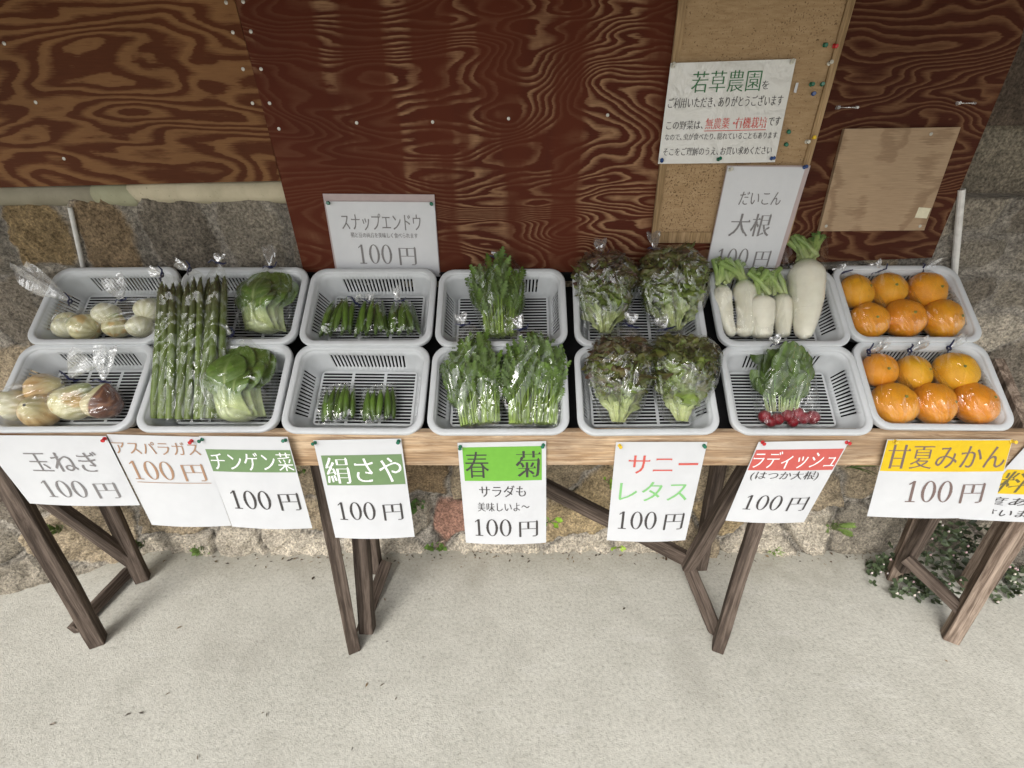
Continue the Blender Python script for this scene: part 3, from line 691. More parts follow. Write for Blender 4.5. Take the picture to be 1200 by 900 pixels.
def make_basket():
    t = thing('produce_basket', None, 'basket')
    nl, ns = 50, 30
    prof = [(.0015, -.016), (0, -.004), (.0012, -.0012), (.004, 0), (.0125, 0), (.0155, -.0018), (.0165, -.006), (.020, -.024), (.034, -.064), (.044, -TD)]
    loops = [[(x, y, n) for x, y, s_, k_ in outline(TA - d, TB - d, max(TR_ - d * .7, .012), nl, ns)] for d, n in prof]
    info = outline(TA, TB, TR_, nl, ns); m = len(info)
    rim = MB(); rim.grid([[Vector(p) for p in l] for l in loops[:7]], closed=True)
    o = rim.build('rim', M['tray'], t, angle=180, local=True)
    wl = MB(); vs = [Vector(p) for l in loops[6:] for p in l]; fs = []
    for i in range(3):
        for j in range(m):
            s_, k_ = info[j][2], info[j][3]; kk = (j + 1) % m
            if i == 1 and s_ in 'FB' and 5 <= k_ < nl - 5 and k_ % 2 and info[kk][2] == s_: continue
            if i == 1 and s_ in 'LR' and 2 <= k_ < ns - 2 and k_ % 2 and info[kk][2] == s_: continue
            fs.append((i * m + j, i * m + kk, (i + 1) * m + kk, (i + 1) * m + j))
    wl.add(vs, fs); o = wl.build('slotted_side', M['tray'], t, angle=40, local=True)
    md = o.modifiers.new('thick', 'SOLIDIFY'); md.thickness = .002; md.offset = -1
    fl = MB(); a, c = TA - .0455, TB - .0455
    ring = [Vector((max(-a, min(a, p[0])), max(-c, min(c, p[1])), -TD)) for p in loops[-1]]
    fl.grid([[Vector(p) for p in loops[-1]], ring], closed=True)
    ny = 33; xs = [-a, -a * .40, -a * .34, a * .34, a * .40, a]
    xs = [-a, -a + .004, -a * .37, -a * .31, a * .31, a * .37, a - .004, a]
    for j in range(ny):
        y0, y1 = -c + 2 * c * j / ny, -c + 2 * c * (j + 1) / ny
        for i in range(len(xs) - 1):
            if j % 2 and i in (1, 3, 5): continue
            e0, e1 = ((y1 - y0) * .12, (y1 - y0) * .12) if (j % 2 == 0 and i in (1, 3, 5) and 0 < j < ny - 1) else (0, 0)
            fl.add([(xs[i], y0 + e0, -TD), (xs[i + 1], y0 + e0, -TD), (xs[i + 1], y1 - e1, -TD), (xs[i], y1 - e1, -TD)], [(0, 1, 2, 3)])
    fl.build('slotted_base', M['tray'], t, smooth=False, local=True)
    return t
def copy_tree(o, parent=None):
    c = o.copy(); COL.objects.link(c); c.parent = parent
    for ch in list(o.children): copy_tree(ch, c)
    return c
CX = [-1.118, -.768, -.420, -.072, .287, .655, .995]
what = ['onions', 'asparagus and bok choy', None, 'chrysanthemum greens', 'sunny lettuce', None, 'citrus fruit']
labs_f = ['front basket with two bags of larger onions', 'front basket with asparagus feet and a big bok choy', 'front basket with two small snow pea packs', 'front basket with two bundles of chrysanthemum greens',
          'front basket with two sunny lettuces', 'front basket with a single radish bunch', 'front basket with six citrus fruits, nearest the citrus sign']
labs_b = ['back basket against the stones with small white onions', 'back basket with one bok choy behind the asparagus tips', 'back basket with three snap pea bags below the wall sign', 'back basket with one bundle of chrysanthemum greens',
          'back basket with two dark sunny lettuces', 'back basket with white daikon radishes', 'back basket with six citrus fruits, touching the white pipe end of the stones']
labs_b[6] = 'back basket with six citrus fruits, next to the white pipe'
proto = make_basket(); BG = 'grey plastic produce baskets on the stand'
def slope_mat(x, s, n, yaw=0, tilt=0.0):
    m = Matrix(((1, 0, 0), SV, NV)).transposed().to_4x4(); m.translation = s_pt(x, s, n)
    return m @ Matrix.Rotation(yaw, 4, 'Z') @ Matrix.Rotation(tilt, 4, 'X')
first = True
for i, x in enumerate(CX):
    for row in (0, 1):
        o = proto if first else copy_tree(proto); first = False
        ds = [0, 0, -.004, -.006, -.006, -.006, .006][i]
        o.matrix_basis = slope_mat(x + (.0 if row else -.002), .116 + ds + .231 * row, .0 + .008 * row, random.uniform(-.012, .012))
        o['label'] = (labs_b if row else labs_f)[i]; o['group'] = BG

# ------------------------------------------------------------------ packs of produce
def frame(base, top):
    """Matrix with Y along the pack, Z facing out of the tray."""
    y = (top - base).normalized(); x = Vector((1, 0, 0)); x = (x - y * x.dot(y)).normalized(); z = x.cross(y)
    m = Matrix((x, y, z)).transposed().to_4x4(); m.translation = base; return m
def bag(parent, m, extra=(), neck=None, tail=None, film='film', puff=1.04, amp=.003, tail_w=.018, seed=0, cut=2, tailmat='film_tail'):
    """Film drawn over the contents already parented to the pack, gathered at the neck; tail is the open end beyond the tie."""
    pts = []
    for ch in parent.children:
        if ch.type == 'MESH':
            vs = ch.data.vertices; st = max(1, len(vs) // 500)
            pts += [m @ vs[i].co for i in range(0, len(vs), st)]
    c = sum(pts, Vector()) / len(pts); pts = [c + (p - c) * puff for p in pts] + list(extra)
    if neck is not None:
        pts += [neck + Vector((math.cos(q) * .005, 0, math.sin(q) * .005)) for q in [k * math.pi / 3 for k in range(6)]]
    bm = bmesh.new()
    for p in pts: bm.verts.new(p)
    r = bmesh.ops.convex_hull(bm, input=bm.verts)
    bmesh.ops.delete(bm, geom=[v for v in bm.verts if not v.link_faces], context='VERTS')
    bmesh.ops.dissolve_limit(bm, angle_limit=R(14), verts=bm.verts[:], edges=bm.edges[:]); bmesh.ops.triangulate(bm, faces=bm.faces[:])
    bmesh.ops.subdivide_edges(bm, edges=[e for e in bm.edges if e.calc_length() > .02], cuts=cut, use_grid_fill=True)
    bmesh.ops.triangulate(bm, faces=bm.faces[:])
    for _ in range(2): bmesh.ops.smooth_vert(bm, verts=bm.verts[:], factor=.4, use_axis_x=True, use_axis_y=True, use_axis_z=True)
    bm.normal_update()
    for v in bm.verts:
        k = 1.0
        if neck is not None: k = 1.3 if (v.co - neck).length < .05 else 1
        d = 1 - 2 * abs(nz(v.co.x * 26 + seed, v.co.y * 26, v.co.z * 26))
        v.co += v.normal * (d * amp * k)
        if neck is not None and (v.co - neck).length < .06:
            pass
    mb = MB(); bm.verts.index_update(); mb.add([v.co.copy() for v in bm.verts], [tuple(v.index for v in f.verts) for f in bm.faces]); bm.free()
    mb.build('plastic_bag', M[film], parent, angle=28)
    if neck is not None and tail is not None:
        d = tail - neck; L = d.length; d.normalize(); a = d.cross(Vector((0, 1, .3))).normalized(); e = d.cross(a)
        tb = MB(); rows = []; n = 22; ph = random.uniform(0, 6)
        for i in range(9):
            f = i / 8; r = .0035 + (tail_w - .0035) * (1 - (1 - f) ** 1.6) * (1 if f < .7 else 1 - .25 * (f - .7) / .3)
            row = []
            for j in range(n):
                q = 2 * math.pi * j / n; rr = r * (1 + .38 * f * math.sin(5 * q + ph) + .25 * f * nz(q * 2, f * 4, ph))
                row.append(neck + d * (L * f * (1 + .12 * math.sin(3 * q + ph))) + a * (rr * math.cos(q)) + e * (rr * .55 * math.sin(q)))
            rows.append(row)
        tb.grid(rows, closed=True); tb.build('bag_tail', M[tailmat], parent, angle=40)
        ti = MB(); ring = [neck + a * (.006 * math.cos(q)) + e * (.005 * math.sin(q)) for q in [k * math.pi / 4 for k in range(9)]]
        ti.tube(ring, .0024, 5)
        for sgn in (-1, 1):
            ti.tube([neck + a * (.005 * sgn), neck + a * (.014 * sgn) + d * .004 * sgn + NV * .004, neck + a * (.022 * sgn) + d * random.uniform(-.006, .008) + NV * .005], [.0022, .002, .0016], 5)
        ti.build('twist_tie', M['tie'], parent, angle=60)

def blob(mb, c, r, flat=1.0, ax=None, col=(1, 1, 1), bump=.0, seed=0.0, n=20, colf=None, prof=None):
    """Lathe-like fruit body around axis ax (unit), r radius, flat = height ratio."""
    ax = (ax or Vector((0, 0, 1))).normalized(); a = ax.cross(Vector((.3, 1, .2))).normalized(); e = ax.cross(a)
    rows = []; cols = []
    for i in range(n + 1):
        t = math.pi * i / n; row = []; cr = []
        for j in range(2 * n):
            q = math.pi * j / n; u = Vector((math.cos(q) * math.sin(t), math.sin(q) * math.sin(t), -math.cos(t)))
            rr = r * (1 + bump * nz(u.x * 2 + seed, u.y * 2, u.z * 2) + bump * .4 * nz(u.x * 6 + seed, u.y * 6, u.z * 6))
            h = u.z * flat
            if prof: rad, h = prof(u.z); 
            else: rad = math.sin(t)
            row.append(c + (a * math.cos(q) + e * math.sin(q)) * (rad * rr) + ax * (h * rr)); cr.append(colf(q, u.z) if colf else col)
        rows.append(row); cols.append(cr)
    mb.grid(rows, cols, closed=True)

FLOOR = -.069
# oranges: three tied bags of two in each basket
OB = [((1003, 342, 20), (1018, 376, 21)), ((1040, 340, 20), (1059, 373, 22.5)), ((1085, 341, 22), (1104, 374, 23))]
OF = [((1030, 434, 20), (1047, 473, 25)), ((1070, 437, 21), (1094, 473, 25)), ((1118, 436, 23.5), (1142, 473, 25))]
tiesb = [((987, 320), (983, 312)), ((1030, 318), (1024, 308)), ((1080, 317), (1100, 308))]; tiesf = [((1018, 412), (1040, 402)), ((1066, 411), (1086, 400)), ((1112, 408), (1130, 396))]
pos3 = ['inner', 'middle', 'outer']
for rowi, (packs, ties, nm) in enumerate(((OF, tiesf, 'front'), (OB, tiesb, 'back'))):
    for k, pk in enumerate(packs):
        cs = []
        for (x, y, r) in pk:
            p = on_s(x, y, 0); rad = r / scale_at(p); rad *= 1.02; n = FLOOR + .010 * rowi + rad * .9
            cs.append((on_s(x, y, n), rad))
        lab = f'bag of two citrus fruits in the {nm} basket, ' + ['on the daikon and radish side', 'between two other bags', 'on the stone wall side'][k]
        m = frame(cs[1][0], cs[0][0]); t = thing('bagged_oranges', lab, 'citrus bag', m, 'bags of two citrus fruits')
        for (c, rad) in cs:
            b = MB(); ax = (NV + Vector((random.uniform(-.2, .9), random.uniform(-.5, .3), random.uniform(-.1, .4)))).normalized(); sd_ = random.uniform(0, 50); tint = random.uniform(.85, 1.15)
            blob(b, c, rad, .86, ax, bump=.05, seed=sd_, n=18, col=(1, tint, 1), prof=lambda z: (math.sqrt(max(0, 1 - z * z)) * (1 + .02 * z), .86 * z - .06 * math.exp(-((1 - z) / .05)) if z > .6 else .86 * z))
            o = b.build('orange', M['orange'], t, angle=180)
            s = MB(); q = c + ax * rad * .80; s.tube([q - ax * .002, q + ax * .003], [.0045, .003], 7, (.20, .22, .06)); s.build('stem_scar', M['root'], o)
        nk = ties[k][0]; tl = ties[k][1]; neck = on_s(*nk, .0); bag(t, m, neck=neck, tail=on_s(*tl, .008), film='film_orange', puff=1.03, amp=.003, seed=k * 3 + rowi, tail_w=.016)

# onions
def onion(mb, c, r, ax, kind, seed, flat=.85):
    pal = {'gold': ((.50, .31, .12), (.72, .55, .29), (.56, .50, .26)), 'pale': ((.60, .56, .29), (.80, .77, .52), (.46, .54, .22)), 'white': ((.68, .67, .44), (.84, .83, .68), (.50, .58, .26)), 'half': ((.70, .62, .38), (.72, .66, .44), (.5, .5, .25))}[kind]
    def prof(z):
        rad = math.sqrt(max(0, 1 - z * z)); h = z * flat
        if z > .55: h += (z - .55) ** 1.4 * 1.35; rad = max(rad * (1 - .35 * (z - .55)), .13 if z < .999 else .08)
        return rad, h
    def cf(q, z):
        s = .5 + .5 * math.sin(q * 11 + seed + 1.5 * nz(q, z * 2, seed)); base = [pal[0][i] * (1 - s) + pal[1][i] * s for i in range(3)]
        if z > .6: k = min(1, (z - .6) / .3); base = [base[i] * (1 - k) + pal[2][i] * k for i in range(3)]
        if kind == 'pale' and nz(q * 1.2 + seed, z * 1.5, 3) > .22: base = [base[0] * .95, base[1] * .72, base[2] * .5]
        if kind == 'half' and math.cos(q - seed) > .1 : base = [.15, .052, .026] if nz(q * 3, z * 3, seed) > -.32 else [.34, .14, .06]
        return tuple(base)
    blob(mb, c, r, flat, ax, bump=.04, seed=seed, n=20, colf=cf, prof=prof)
def onion_pack(label, onions, neck, tail, film='film_hazy', nz_=0.0, tw=.03, fl=FLOOR, nn=.0, tn=.03):
    cs = []
    for x, y, r, kind, ax in onions:
        rad = r / scale_at(on_s(x, y, 0)); n = fl + rad * .88 + (.0)
        cs.append((on_s(x, y, n), rad, kind, Vector(ax)))
    m = frame(cs[0][0], on_s(*neck, nn)); t = thing('bagged_onions', label, 'onion bag', m, 'bags of onions')
    for i, (c, r, kind, ax) in enumerate(cs):
        b = MB(); onion(b, c, r, ax, kind, 1.7 * i + neck[0]); b.build('onion', M['onion'], t, angle=180)
    bag(t, m, neck=on_s(*neck, nn), tail=on_s(*tail, tn), film=film, puff=1.04, amp=.004, seed=neck[0] * .1, tail_w=tw, tailmat='film_flare')
onion_pack('bag of three golden onions in the front basket, over the plank end', [(14, 477, 21, 'white', (-1, .2, .3)), (48, 481, 21, 'gold', (.2, -.6, .6)), (51, 456, 19, 'gold', (1, .1, .3))], (82, 443), (100, 418), tw=.030)
onion_pack('bag with one pale onion and one half-brown onion', [(84, 473, 22, 'pale', (.5, .8, .7)), (120, 474, 20, 'half', (.2, .5, .9))], (121, 447), (123, 408), tw=.026)
onion_pack('bag of two long onions with its tail hanging over the basket edge', [(80, 378, 13, 'pale', (-.8, .7, .3)), (100, 384, 17, 'pale', (-.9, .2, .3)), (78, 384, 14, 'white', (-.5, .6, .5))], (82, 353), (28, 322), tw=.046, fl=FLOOR + .008, tn=.03)
onion_pack('bag of small white onions beside the asparagus tips', [(125, 369, 15, 'white', (-.7, .7, .5)), (136, 384, 14, 'pale', (0, .5, .6)), (164, 383, 14, 'white', (-.5, .7, .5)), (174, 364, 15, 'white', (-.1, .9, .4))], (143, 352), (132, 326), tw=.034, fl=FLOOR + .008)

# leafy packs
def lf(m, x, y, z): return m @ Vector((x, y, z))
def pack(name, label, cat, base, top, nb, ntp, group=None):
    B = on_s(*base, nb); T = on_s(*top, ntp); m = frame(B, T)
    return thing(name, label, cat, m, group), m, (T - B).length, scale_at(B)
def feather(mb, m, p, d, up, L, w_, col, lob=6, curl=.2):
    """A lobed leaf: midrib from p along d, blade facing up."""
    d = d.normalized(); s = d.cross(up).normalized(); up = s.cross(d); n = 4 * lob
    rows = []; cols = []
    for i in range(n + 1):
        t = i / n; ww = w_ * (math.sin(math.pi * min(1, t * .93 + .07)) ** .7) * (.42 + .58 * (1 - abs(((t * lob) % 1) * 2 - 1)))
        c = p + d * (L * t) + up * (curl * L * (t * t) * -.5); g = random.uniform(.85, 1.15)
        rows.append([c - s * ww + d * (ww * .5) + up * ww * .25, c, c + s * ww + d * (ww * .5) + up * ww * .25]); k = [x * g for x in col]
        cols.append([tuple(k), tuple(x * 1.3 for x in k), tuple(k)])
    mb.grid(rows, cols)
def greens(label, base, top, wtop, wbase, neck, tail, nb=-.035, ntp=.0, seed=1, group='bundles of chrysanthemum greens'):
    random.seed(seed)
    t, m, L, sc = pack('chrysanthemum_greens', label, 'leafy greens', base, top, nb, ntp, group)
    wb, wt = wbase / 2 / sc, wtop / 2 / sc; st = MB(); lv = MB()
    for i in range(84):
        a = random.uniform(-1, 1); dz = random.uniform(-.6, 1) * math.sqrt(max(0, 1 - a * a * .8)); hL = L * random.uniform(.5, .90) * (1 - .22 * abs(a) ** 2)
        pts = []
        for k_ in range(6):
            f = k_ / 5 * hL / L; sp = wb + (wt - wb) * min(1, (f / .62)) ** 1.3; sp *= 1 if f < .7 else 1 - .75 * (f - .7) / .3
            pts.append(lf(m, a * sp + .003 * nz(i, f * 4), f * L, dz * .032 * (.8 + .5 * f) + .004 * nz(i + 9, f * 4)))
        g = random.uniform(.8, 1.15); c0 = (.29 * g, .40 * g, .10 * g); c1 = (.13 * g, .23 * g, .035 * g)
        st.tube(pts, [.0030, .0028, .0026, .0023, .0019, .0013], 6, [tuple(c0[j] * (1 - q) + c1[j] * q for j in range(3)) for q in (0, .2, .45, .65, .85, 1)])
        for q in range(random.randint(4, 6)):
            f = random.uniform(.42, 1); fi = min(4, int(f * 5)); p = pts[fi].lerp(pts[fi + 1], f * 5 - fi); dd = (pts[5] - pts[2]).normalized()
            side = m.to_3x3() @ Vector((random.uniform(-1, 1), random.uniform(-.1, .8), random.uniform(-.2, .7)))
            g = random.uniform(.7, 1.25); feather(lv, m, p, dd + side * .75, (m.to_3x3() @ Vector((random.uniform(-.5, .5), -.25, 1))), random.uniform(.036, .060), random.uniform(.0085, .013), (.078 * g, .138 * g, .020 * g), random.randint(4, 6), random.uniform(-.3, .5))
    st.build('stems', M['stem'], t); lv.build('leaves', M['leaf'], t)
    bag(t, m, extra=[lf(m, sx * wt * .95, L * .03, .02) for sx in (-.75, .75)], neck=on_s(*neck, ntp + .02), tail=on_s(*tail, ntp + .03), seed=seed, amp=.004, tail_w=.016)
greens('bundle of chrysanthemum greens in the front basket, beside the empty snow pea side', (563, 497), (553, 397), 62, 46, (543, 381), (540, 368), seed=11)
greens('bundle of chrysanthemum greens in the front basket, beside the lettuces', (625, 497), (626, 397), 66, 56, (611, 386), (606, 372), seed=12)
greens('lone bundle of chrysanthemum greens standing in the back basket', (587, 394), (583, 304), 56, 34, (583, 303), (583, 295), nb=-.03, seed=13)

def bok(label, base, top, w_, neck, tail, nb, ntp, seed):
    random.seed(seed)
    t, m, L, sc = pack('bok_choy', label, 'bok choy', base, top, nb, ntp, 'bagged bok choy')
    hw = w_ / 2 / sc
    #      x offset, lean, length, depth, blade half width
    spec = [(-.75, -.30, .86, .005, .50), (.80, .28, .84, .004, .50), (-.35, -.22, 1.0, .010, .55), (.40, .20, .97, .012, .55), (0, .05, .93, .020, .52), (-.62, -.15, .66, .030, .40), (.62, .30, .70, .030, .42), (-.12, -.04, .80, .044, .52), (.34, .12, .60, .046, .40), (-.85, -.5, .6, .018, .36)]
    for i, (x0, lean, ll, dz, bw) in enumerate(spec):
        b = MB(); rows = []; cols = []; nv = 30; g = random.uniform(.8, 1.15); ph = random.uniform(0, 6); tw = random.uniform(-.25, .25)
        for j in range(nv + 1):
            f = math.sin(math.pi / 2 * j / nv) ** 1.05; f0 = .45; ce = .72
            pet = (.26 if abs(x0) < .5 else .19) * (1 - .30 * f / f0) if f < f0 else .17 * max(0, 1 - (f - f0) / .12)
            bl = bw * math.sqrt(max(0, 1 - ((f - ce) / (1.003 - ce)) ** 2)) if f > f0 else 0
            wd = max(pet, bl * .88, .01) * hw
            xc = (x0 * .50 * (1 - .2 * f) + lean * f * f * .8) * hw; yc = L * ll * f
            zc = dz * (.75 + .5 * math.sin(f * 2.6)) + .020 * math.sin(math.pi * f * .85) - .035 * max(0, f - .72)
            row = []; cr = []
            for u in (-1, -.85, -.6, -.35, -.14, -.06, 0, .06, .14, .35, .6, .85, 1):
                cup = (.35 if f < f0 else -.10 - .25 * max(0, f - .7)) * wd * (1 - (1 - u * u)) if f >= f0 else .35 * wd * (1 - u * u)
                vein = .0014 * abs(math.sin(9 * f * 2.2 - abs(u) * 3.2)) * (f > f0) * (abs(u) > .1)
                row.append(lf(m, xc + u * wd, yc, zc + cup - vein + tw * u * wd * f + .0035 * math.sin(4 * f + ph + 2.5 * u) * u * u * (f > .5) - (.0016 if abs(u) < .1 and f > f0 else 0)))
                kf = min(1, max(0, (f - .22) / .26)); vn = max(0, 1 - abs(u) / .13) * max(0, 1 - max(0, f - .35) * 1.35)
                pc = (.50, .57, .27); gc = (.115 * g, .200 * g, .036 * g)
                lv_ = .25 * max(0, abs(math.sin(9 * f * 2.2 - abs(u) * 3.2)) - .86) / .14 * (f > f0)
                kf *= 1 - max(.8 * vn, lv_ * .5); cr.append(tuple(pc[q] * (1 - kf) + gc[q] * kf for q in range(3)))
            rows.append(row); cols.append(cr)
        b.grid(rows, cols); o = b.build('leaf', M['crisp'], t, angle=180)
        md = o.modifiers.new('thick', 'SOLIDIFY'); md.thickness = .002; md.offset = -1
    b = MB(); blob(b, lf(m, 0, .012, .018), hw * .46, .5, m.to_3x3() @ Vector((0, 1, 0)), (.52, .58, .33), .05, seed); b.build('leaf_base', M['crisp'], t, angle=180)
    bag(t, m, extra=[lf(m, sx * hw * .95, 0.0, .01) for sx in (-1, 1)], neck=on_s(*neck, ntp + .03), tail=on_s(*tail, ntp + .045), seed=seed, amp=.003, tail_w=.018)
bok('big bagged bok choy in the front basket beside asparagus', (286, 490), (288, 402), 92, (272, 393), (258, 384), -.06, -.012, 21)
bok('smaller bagged bok choy in the back basket', (314, 389), (320, 318), 76, (317, 313), (315, 290), -.05, -.006, 22)

def lettuce(label, base, top, w_, neck, tail, nb, ntp, seed, dark):
    random.seed(seed)
    t, m, L, sc = pack('sunny_lettuce', label, 'lettuce', base, top, nb, ntp, 'bagged sunny lettuces')
    hw = w_ / 2 / sc
    nleaf = 22
    for grp, nm in ((0, 'inner_leaves'), (1, 'outer_leaves')):
        b = MB()
        for i in range(nleaf // 2):
            layer = random.uniform(.45, .75) if grp == 0 else random.uniform(.82, 1.0)
            phi = 2 * math.pi * (i + random.random() * .8) / (nleaf // 2); ll = random.uniform(.72, 1.0) if grp == 0 else random.uniform(.55, .95); ang = random.uniform(.5, .85); ph = random.uniform(0, 9)
            rows = []; cols = []; nt_ = 26; nu = 18; redk = random.uniform(.35, 1) * dark; fold = random.uniform(.6, 1.3)
            for j in range(nt_ + 1):
                f = j / nt_; r = hw * layer * (.20 + .85 * math.sin(min(1, f * .95) * 1.75) ** 1.25); r *= 1 - .38 * max(0, f - .72) / .28
                row = []; cr = []
                for q in range(nu + 1):
                    u = -1 + 2 * q / nu; wdt = ang * (.22 + .9 * f ** .8)
                    a = phi + u * wdt; mg = max(abs(u) ** 2, max(0, f - .55) / .45) * min(1, f * 2.2)
                    fr = mg * (.010 * math.sin(9 * u * 2.0 + ph + 6 * f) + .009 * math.sin(23 * f + 11 * u + ph * 2) + .006 * nz(u * 6 + ph, f * 8, i)) * fold
                    rr = r + fr + .006 * nz(u * 3 + ph, f * 4, i + 20)
                    y = L * ll * f - .10 * L * u * u * f + mg * .010 * math.sin(17 * u + ph)
                    if f > .85: y -= (f - .85) * L * .12 * fold; rr -= (f - .85) * hw * .9
                    row.append(lf(m, math.cos(a) * rr, y, .034 + math.sin(a) * rr * .70))
                    red = max(0, min(1, (mg * 1.0 + f * .9 - .72) * 1.5 + .55 * nz(u * 4 + ph, f * 5, 2))) * redk
                    rib = max(0, 1 - abs(u) / (.25 * (1 - f) + .03)); gr = min(1, max(0, (f - .12) / .42))
                    pale, mid, rd = (.50, .56, .24), (.165, .24, .05), (.075, .036, .022)
                    c = [pale[k_] * (1 - gr) + mid[k_] * gr for k_ in range(3)]; c = [c[k_] * (1 - rib * .5) + pale[k_] * rib * .5 for k_ in range(3)]
                    cr.append(tuple(c[k_] * (1 - red) + rd[k_] * red for k_ in range(3)))
                rows.append(row); cols.append(cr)
            b.grid(rows, cols)
        b.build(nm, M['crisp'], t, angle=180)
    b = MB(); o3 = m.to_3x3()
    for i in range(64):
        f = .30 + .68 * random.random() ** .75; phi = random.uniform(-.35, math.pi + .35); sz = random.uniform(.026, .048); ph = random.uniform(0, 50)
        r = hw * (.22 + .85 * math.sin(min(1, f * .95) * 1.75) ** 1.25) * (1 - .40 * max(0, f - .72) / .28) * random.uniform(.9, 1.06)
        c0 = lf(m, math.cos(phi) * r, L * f * .90, .034 + math.sin(phi) * r * .70); out = (o3 @ Vector((math.cos(phi), 0, math.sin(phi) * .8))).normalized(); al = (o3 @ Vector((random.uniform(-.5, .5), 1, 0)) + out * random.uniform(-.5, .9)).normalized(); sd_ = al.cross(out).normalized(); out = sd_.cross(al)
        red = min(1, max(0, (f - .36) * 2.4 + random.uniform(-.4, .6))) * dark; g = random.uniform(.65, 1.3); rows = []; cols = []
        for j in range(11):
            t_ = j / 10; row = []; cr = []
            for q in range(17):
                u = -1 + q / 8; e = max(abs(u) ** 1.5, t_ ** 2); w_j = sz * (.35 + .75 * math.sin(math.pi * min(.8, t_ * .8)))
                h = e * sz * (.30 * math.sin(7 * u + ph) + .26 * math.sin(13 * u + 9 * t_ + ph * 2) + .35 * nz(u * 4 + ph, t_ * 4, i)) - .012 * (u * u) + .35 * sz * t_ * t_ * (.5 + .8 * nz(ph))
                row.append(c0 + al * (sz * (t_ - .55) * (1 - .25 * u * u) + e * .004 * math.sin(15 * u + ph)) + sd_ * (u * w_j) + out * (h + .001))
                rk = min(1, max(0, red * (.35 + .9 * e) + .35 * nz(u * 3 + ph, t_ * 3, 7))); base = (.15 * g, .215 * g, .040 * g); rd = (.075 * g, .036 * g, .022 * g); cr.append(tuple(base[k_] * (1 - rk) + rd[k_] * rk for k_ in range(3)))
            rows.append(row); cols.append(cr)
        b.grid(rows, cols)
    b.build('frilled_tips', M['crisp'], t, angle=180)
    bag(t, m, extra=[lf(m, sx * hw * .8, L * .02, .02) for sx in (-1, 1)], neck=on_s(*neck, ntp + .05), tail=on_s(*tail, ntp + .06), seed=seed, amp=.005, tail_w=.017)
lettuce('dark reddish sunny lettuce in the back basket, near the chrysanthemum greens', (706, 394), (707, 303), 60, (704, 298), (703, 281), -.05, .0, 31, .85)
lettuce('big sunny lettuce with green ribs in the back basket, near the daikon', (786, 391), (781, 298), 68, (768, 292), (766, 273), -.05, .0, 32, .65)
lettuce('sunny lettuce in the front basket, mottled brown, near the chrysanthemum greens', (722, 496), (723, 397), 60, (739, 382), (741, 368), -.05, .0, 33, .75)
lettuce('sunny lettuce with pale green heart in the front basket, near the radishes', (794, 495), (796, 397), 62, (780, 386), (774, 372), -.05, .0, 34, .58)

# asparagus
def asparagus(label, base, top, w_, cnt, neck, tail, seed, nb=-.045, ntp=.075):
    random.seed(seed)
    t, m, L, sc = pack('asparagus_bundle', label, 'asparagus', base, top, nb, ntp, 'bagged asparagus bundles')
    hw = w_ / 2 / sc
    for i in range(cnt):
        b = MB(); x0 = -hw + 2 * hw * (i + .5) / cnt; x1 = x0 * .80 + random.uniform(-.007, .007); r = random.uniform(.0084, .0108); z0 = .003 + .013 * (i % 2) + random.uniform(0, .003); ll = random.uniform(.92, 1.02)
        pts = []; rad = []; cols = []; g = random.uniform(.85, 1.12)
        for k_ in range(15):
            f = k_ / 14; pts.append(lf(m, x0 + (x1 - x0) * f + .002 * nz(i, f * 3, seed), L * ll * f, z0 + .002 * nz(i + 5, f * 3, seed)))
            rad.append(r * (1 - .18 * f) if f < .84 else r * (.86 + .10 * math.sin((f - .84) / .16 * 2.6)) * max(.18, 1 - ((f - .84) / .165) ** 2.6)); h = min(1, max(0, (f - .55) / .4)); pb = max(0, 1 - f / .18)
            c = [(.115, .170, .026)[q] * (1 - h) + (.075, .068, .028)[q] * h for q in range(3)]; c = [c[q] * (1 - pb) + (.17, .225, .055)[q] * pb for q in range(3)]; cols.append(tuple(x * g for x in c))
        b.tube(pts, rad, 10, cols)
        n = len(b.v)
        for k_ in range(22):
            f = (.10 + .13 * k_ if k_ < 6 else .83 + .011 * (k_ - 6)); 
            if f > 1: f = 1.0
            fi = min(13, int(f * 14)); p = pts[fi].lerp(pts[fi + 1], f * 14 - fi); rr = rad[fi] * (1 - (f * 14 - fi)) + rad[fi + 1] * (f * 14 - fi); q = k_ * 2.4 + i
            o3 = m.to_3x3(); side = o3 @ Vector((math.cos(q), 0, math.sin(q))); al = o3 @ Vector((0, 1, 0)); ta = side.cross(al); s = .0048 if k_ < 6 else .0036
            b.add([p + side * (rr + .0001) - ta * s * .7, p + side * (rr + .0001) + ta * s * .7, p + side * (rr + .0008) + al * s * 2.2, p + side * (rr + .0012) + al * s * .8], [(0, 1, 3), (1, 2, 3), (2, 0, 3)], (.11, .13, .04))
        b.build('spear', M['stem'], t, angle=60)
    bag(t, m, extra=[lf(m, sx * (hw + .016), -.004, .005) for sx in (-1, 1)], neck=on_s(*neck, ntp + .012), tail=on_s(*tail, ntp + .02), film='film_thin', seed=seed, amp=.003, tail_w=.014)
asparagus('asparagus bundle nearest the onions, its tie bent sideways', (196, 490), (203, 334), 35, 7, (190, 322), (176, 318), 41)
asparagus('middle asparagus bundle standing between two other asparagus bundles', (224, 491), (231, 328), 31, 6, (222, 316), (207, 308), 42)
asparagus('asparagus bundle nearest the bok choy', (247, 490), (257, 322), 26, 5, (256, 308), (257, 298), 43)

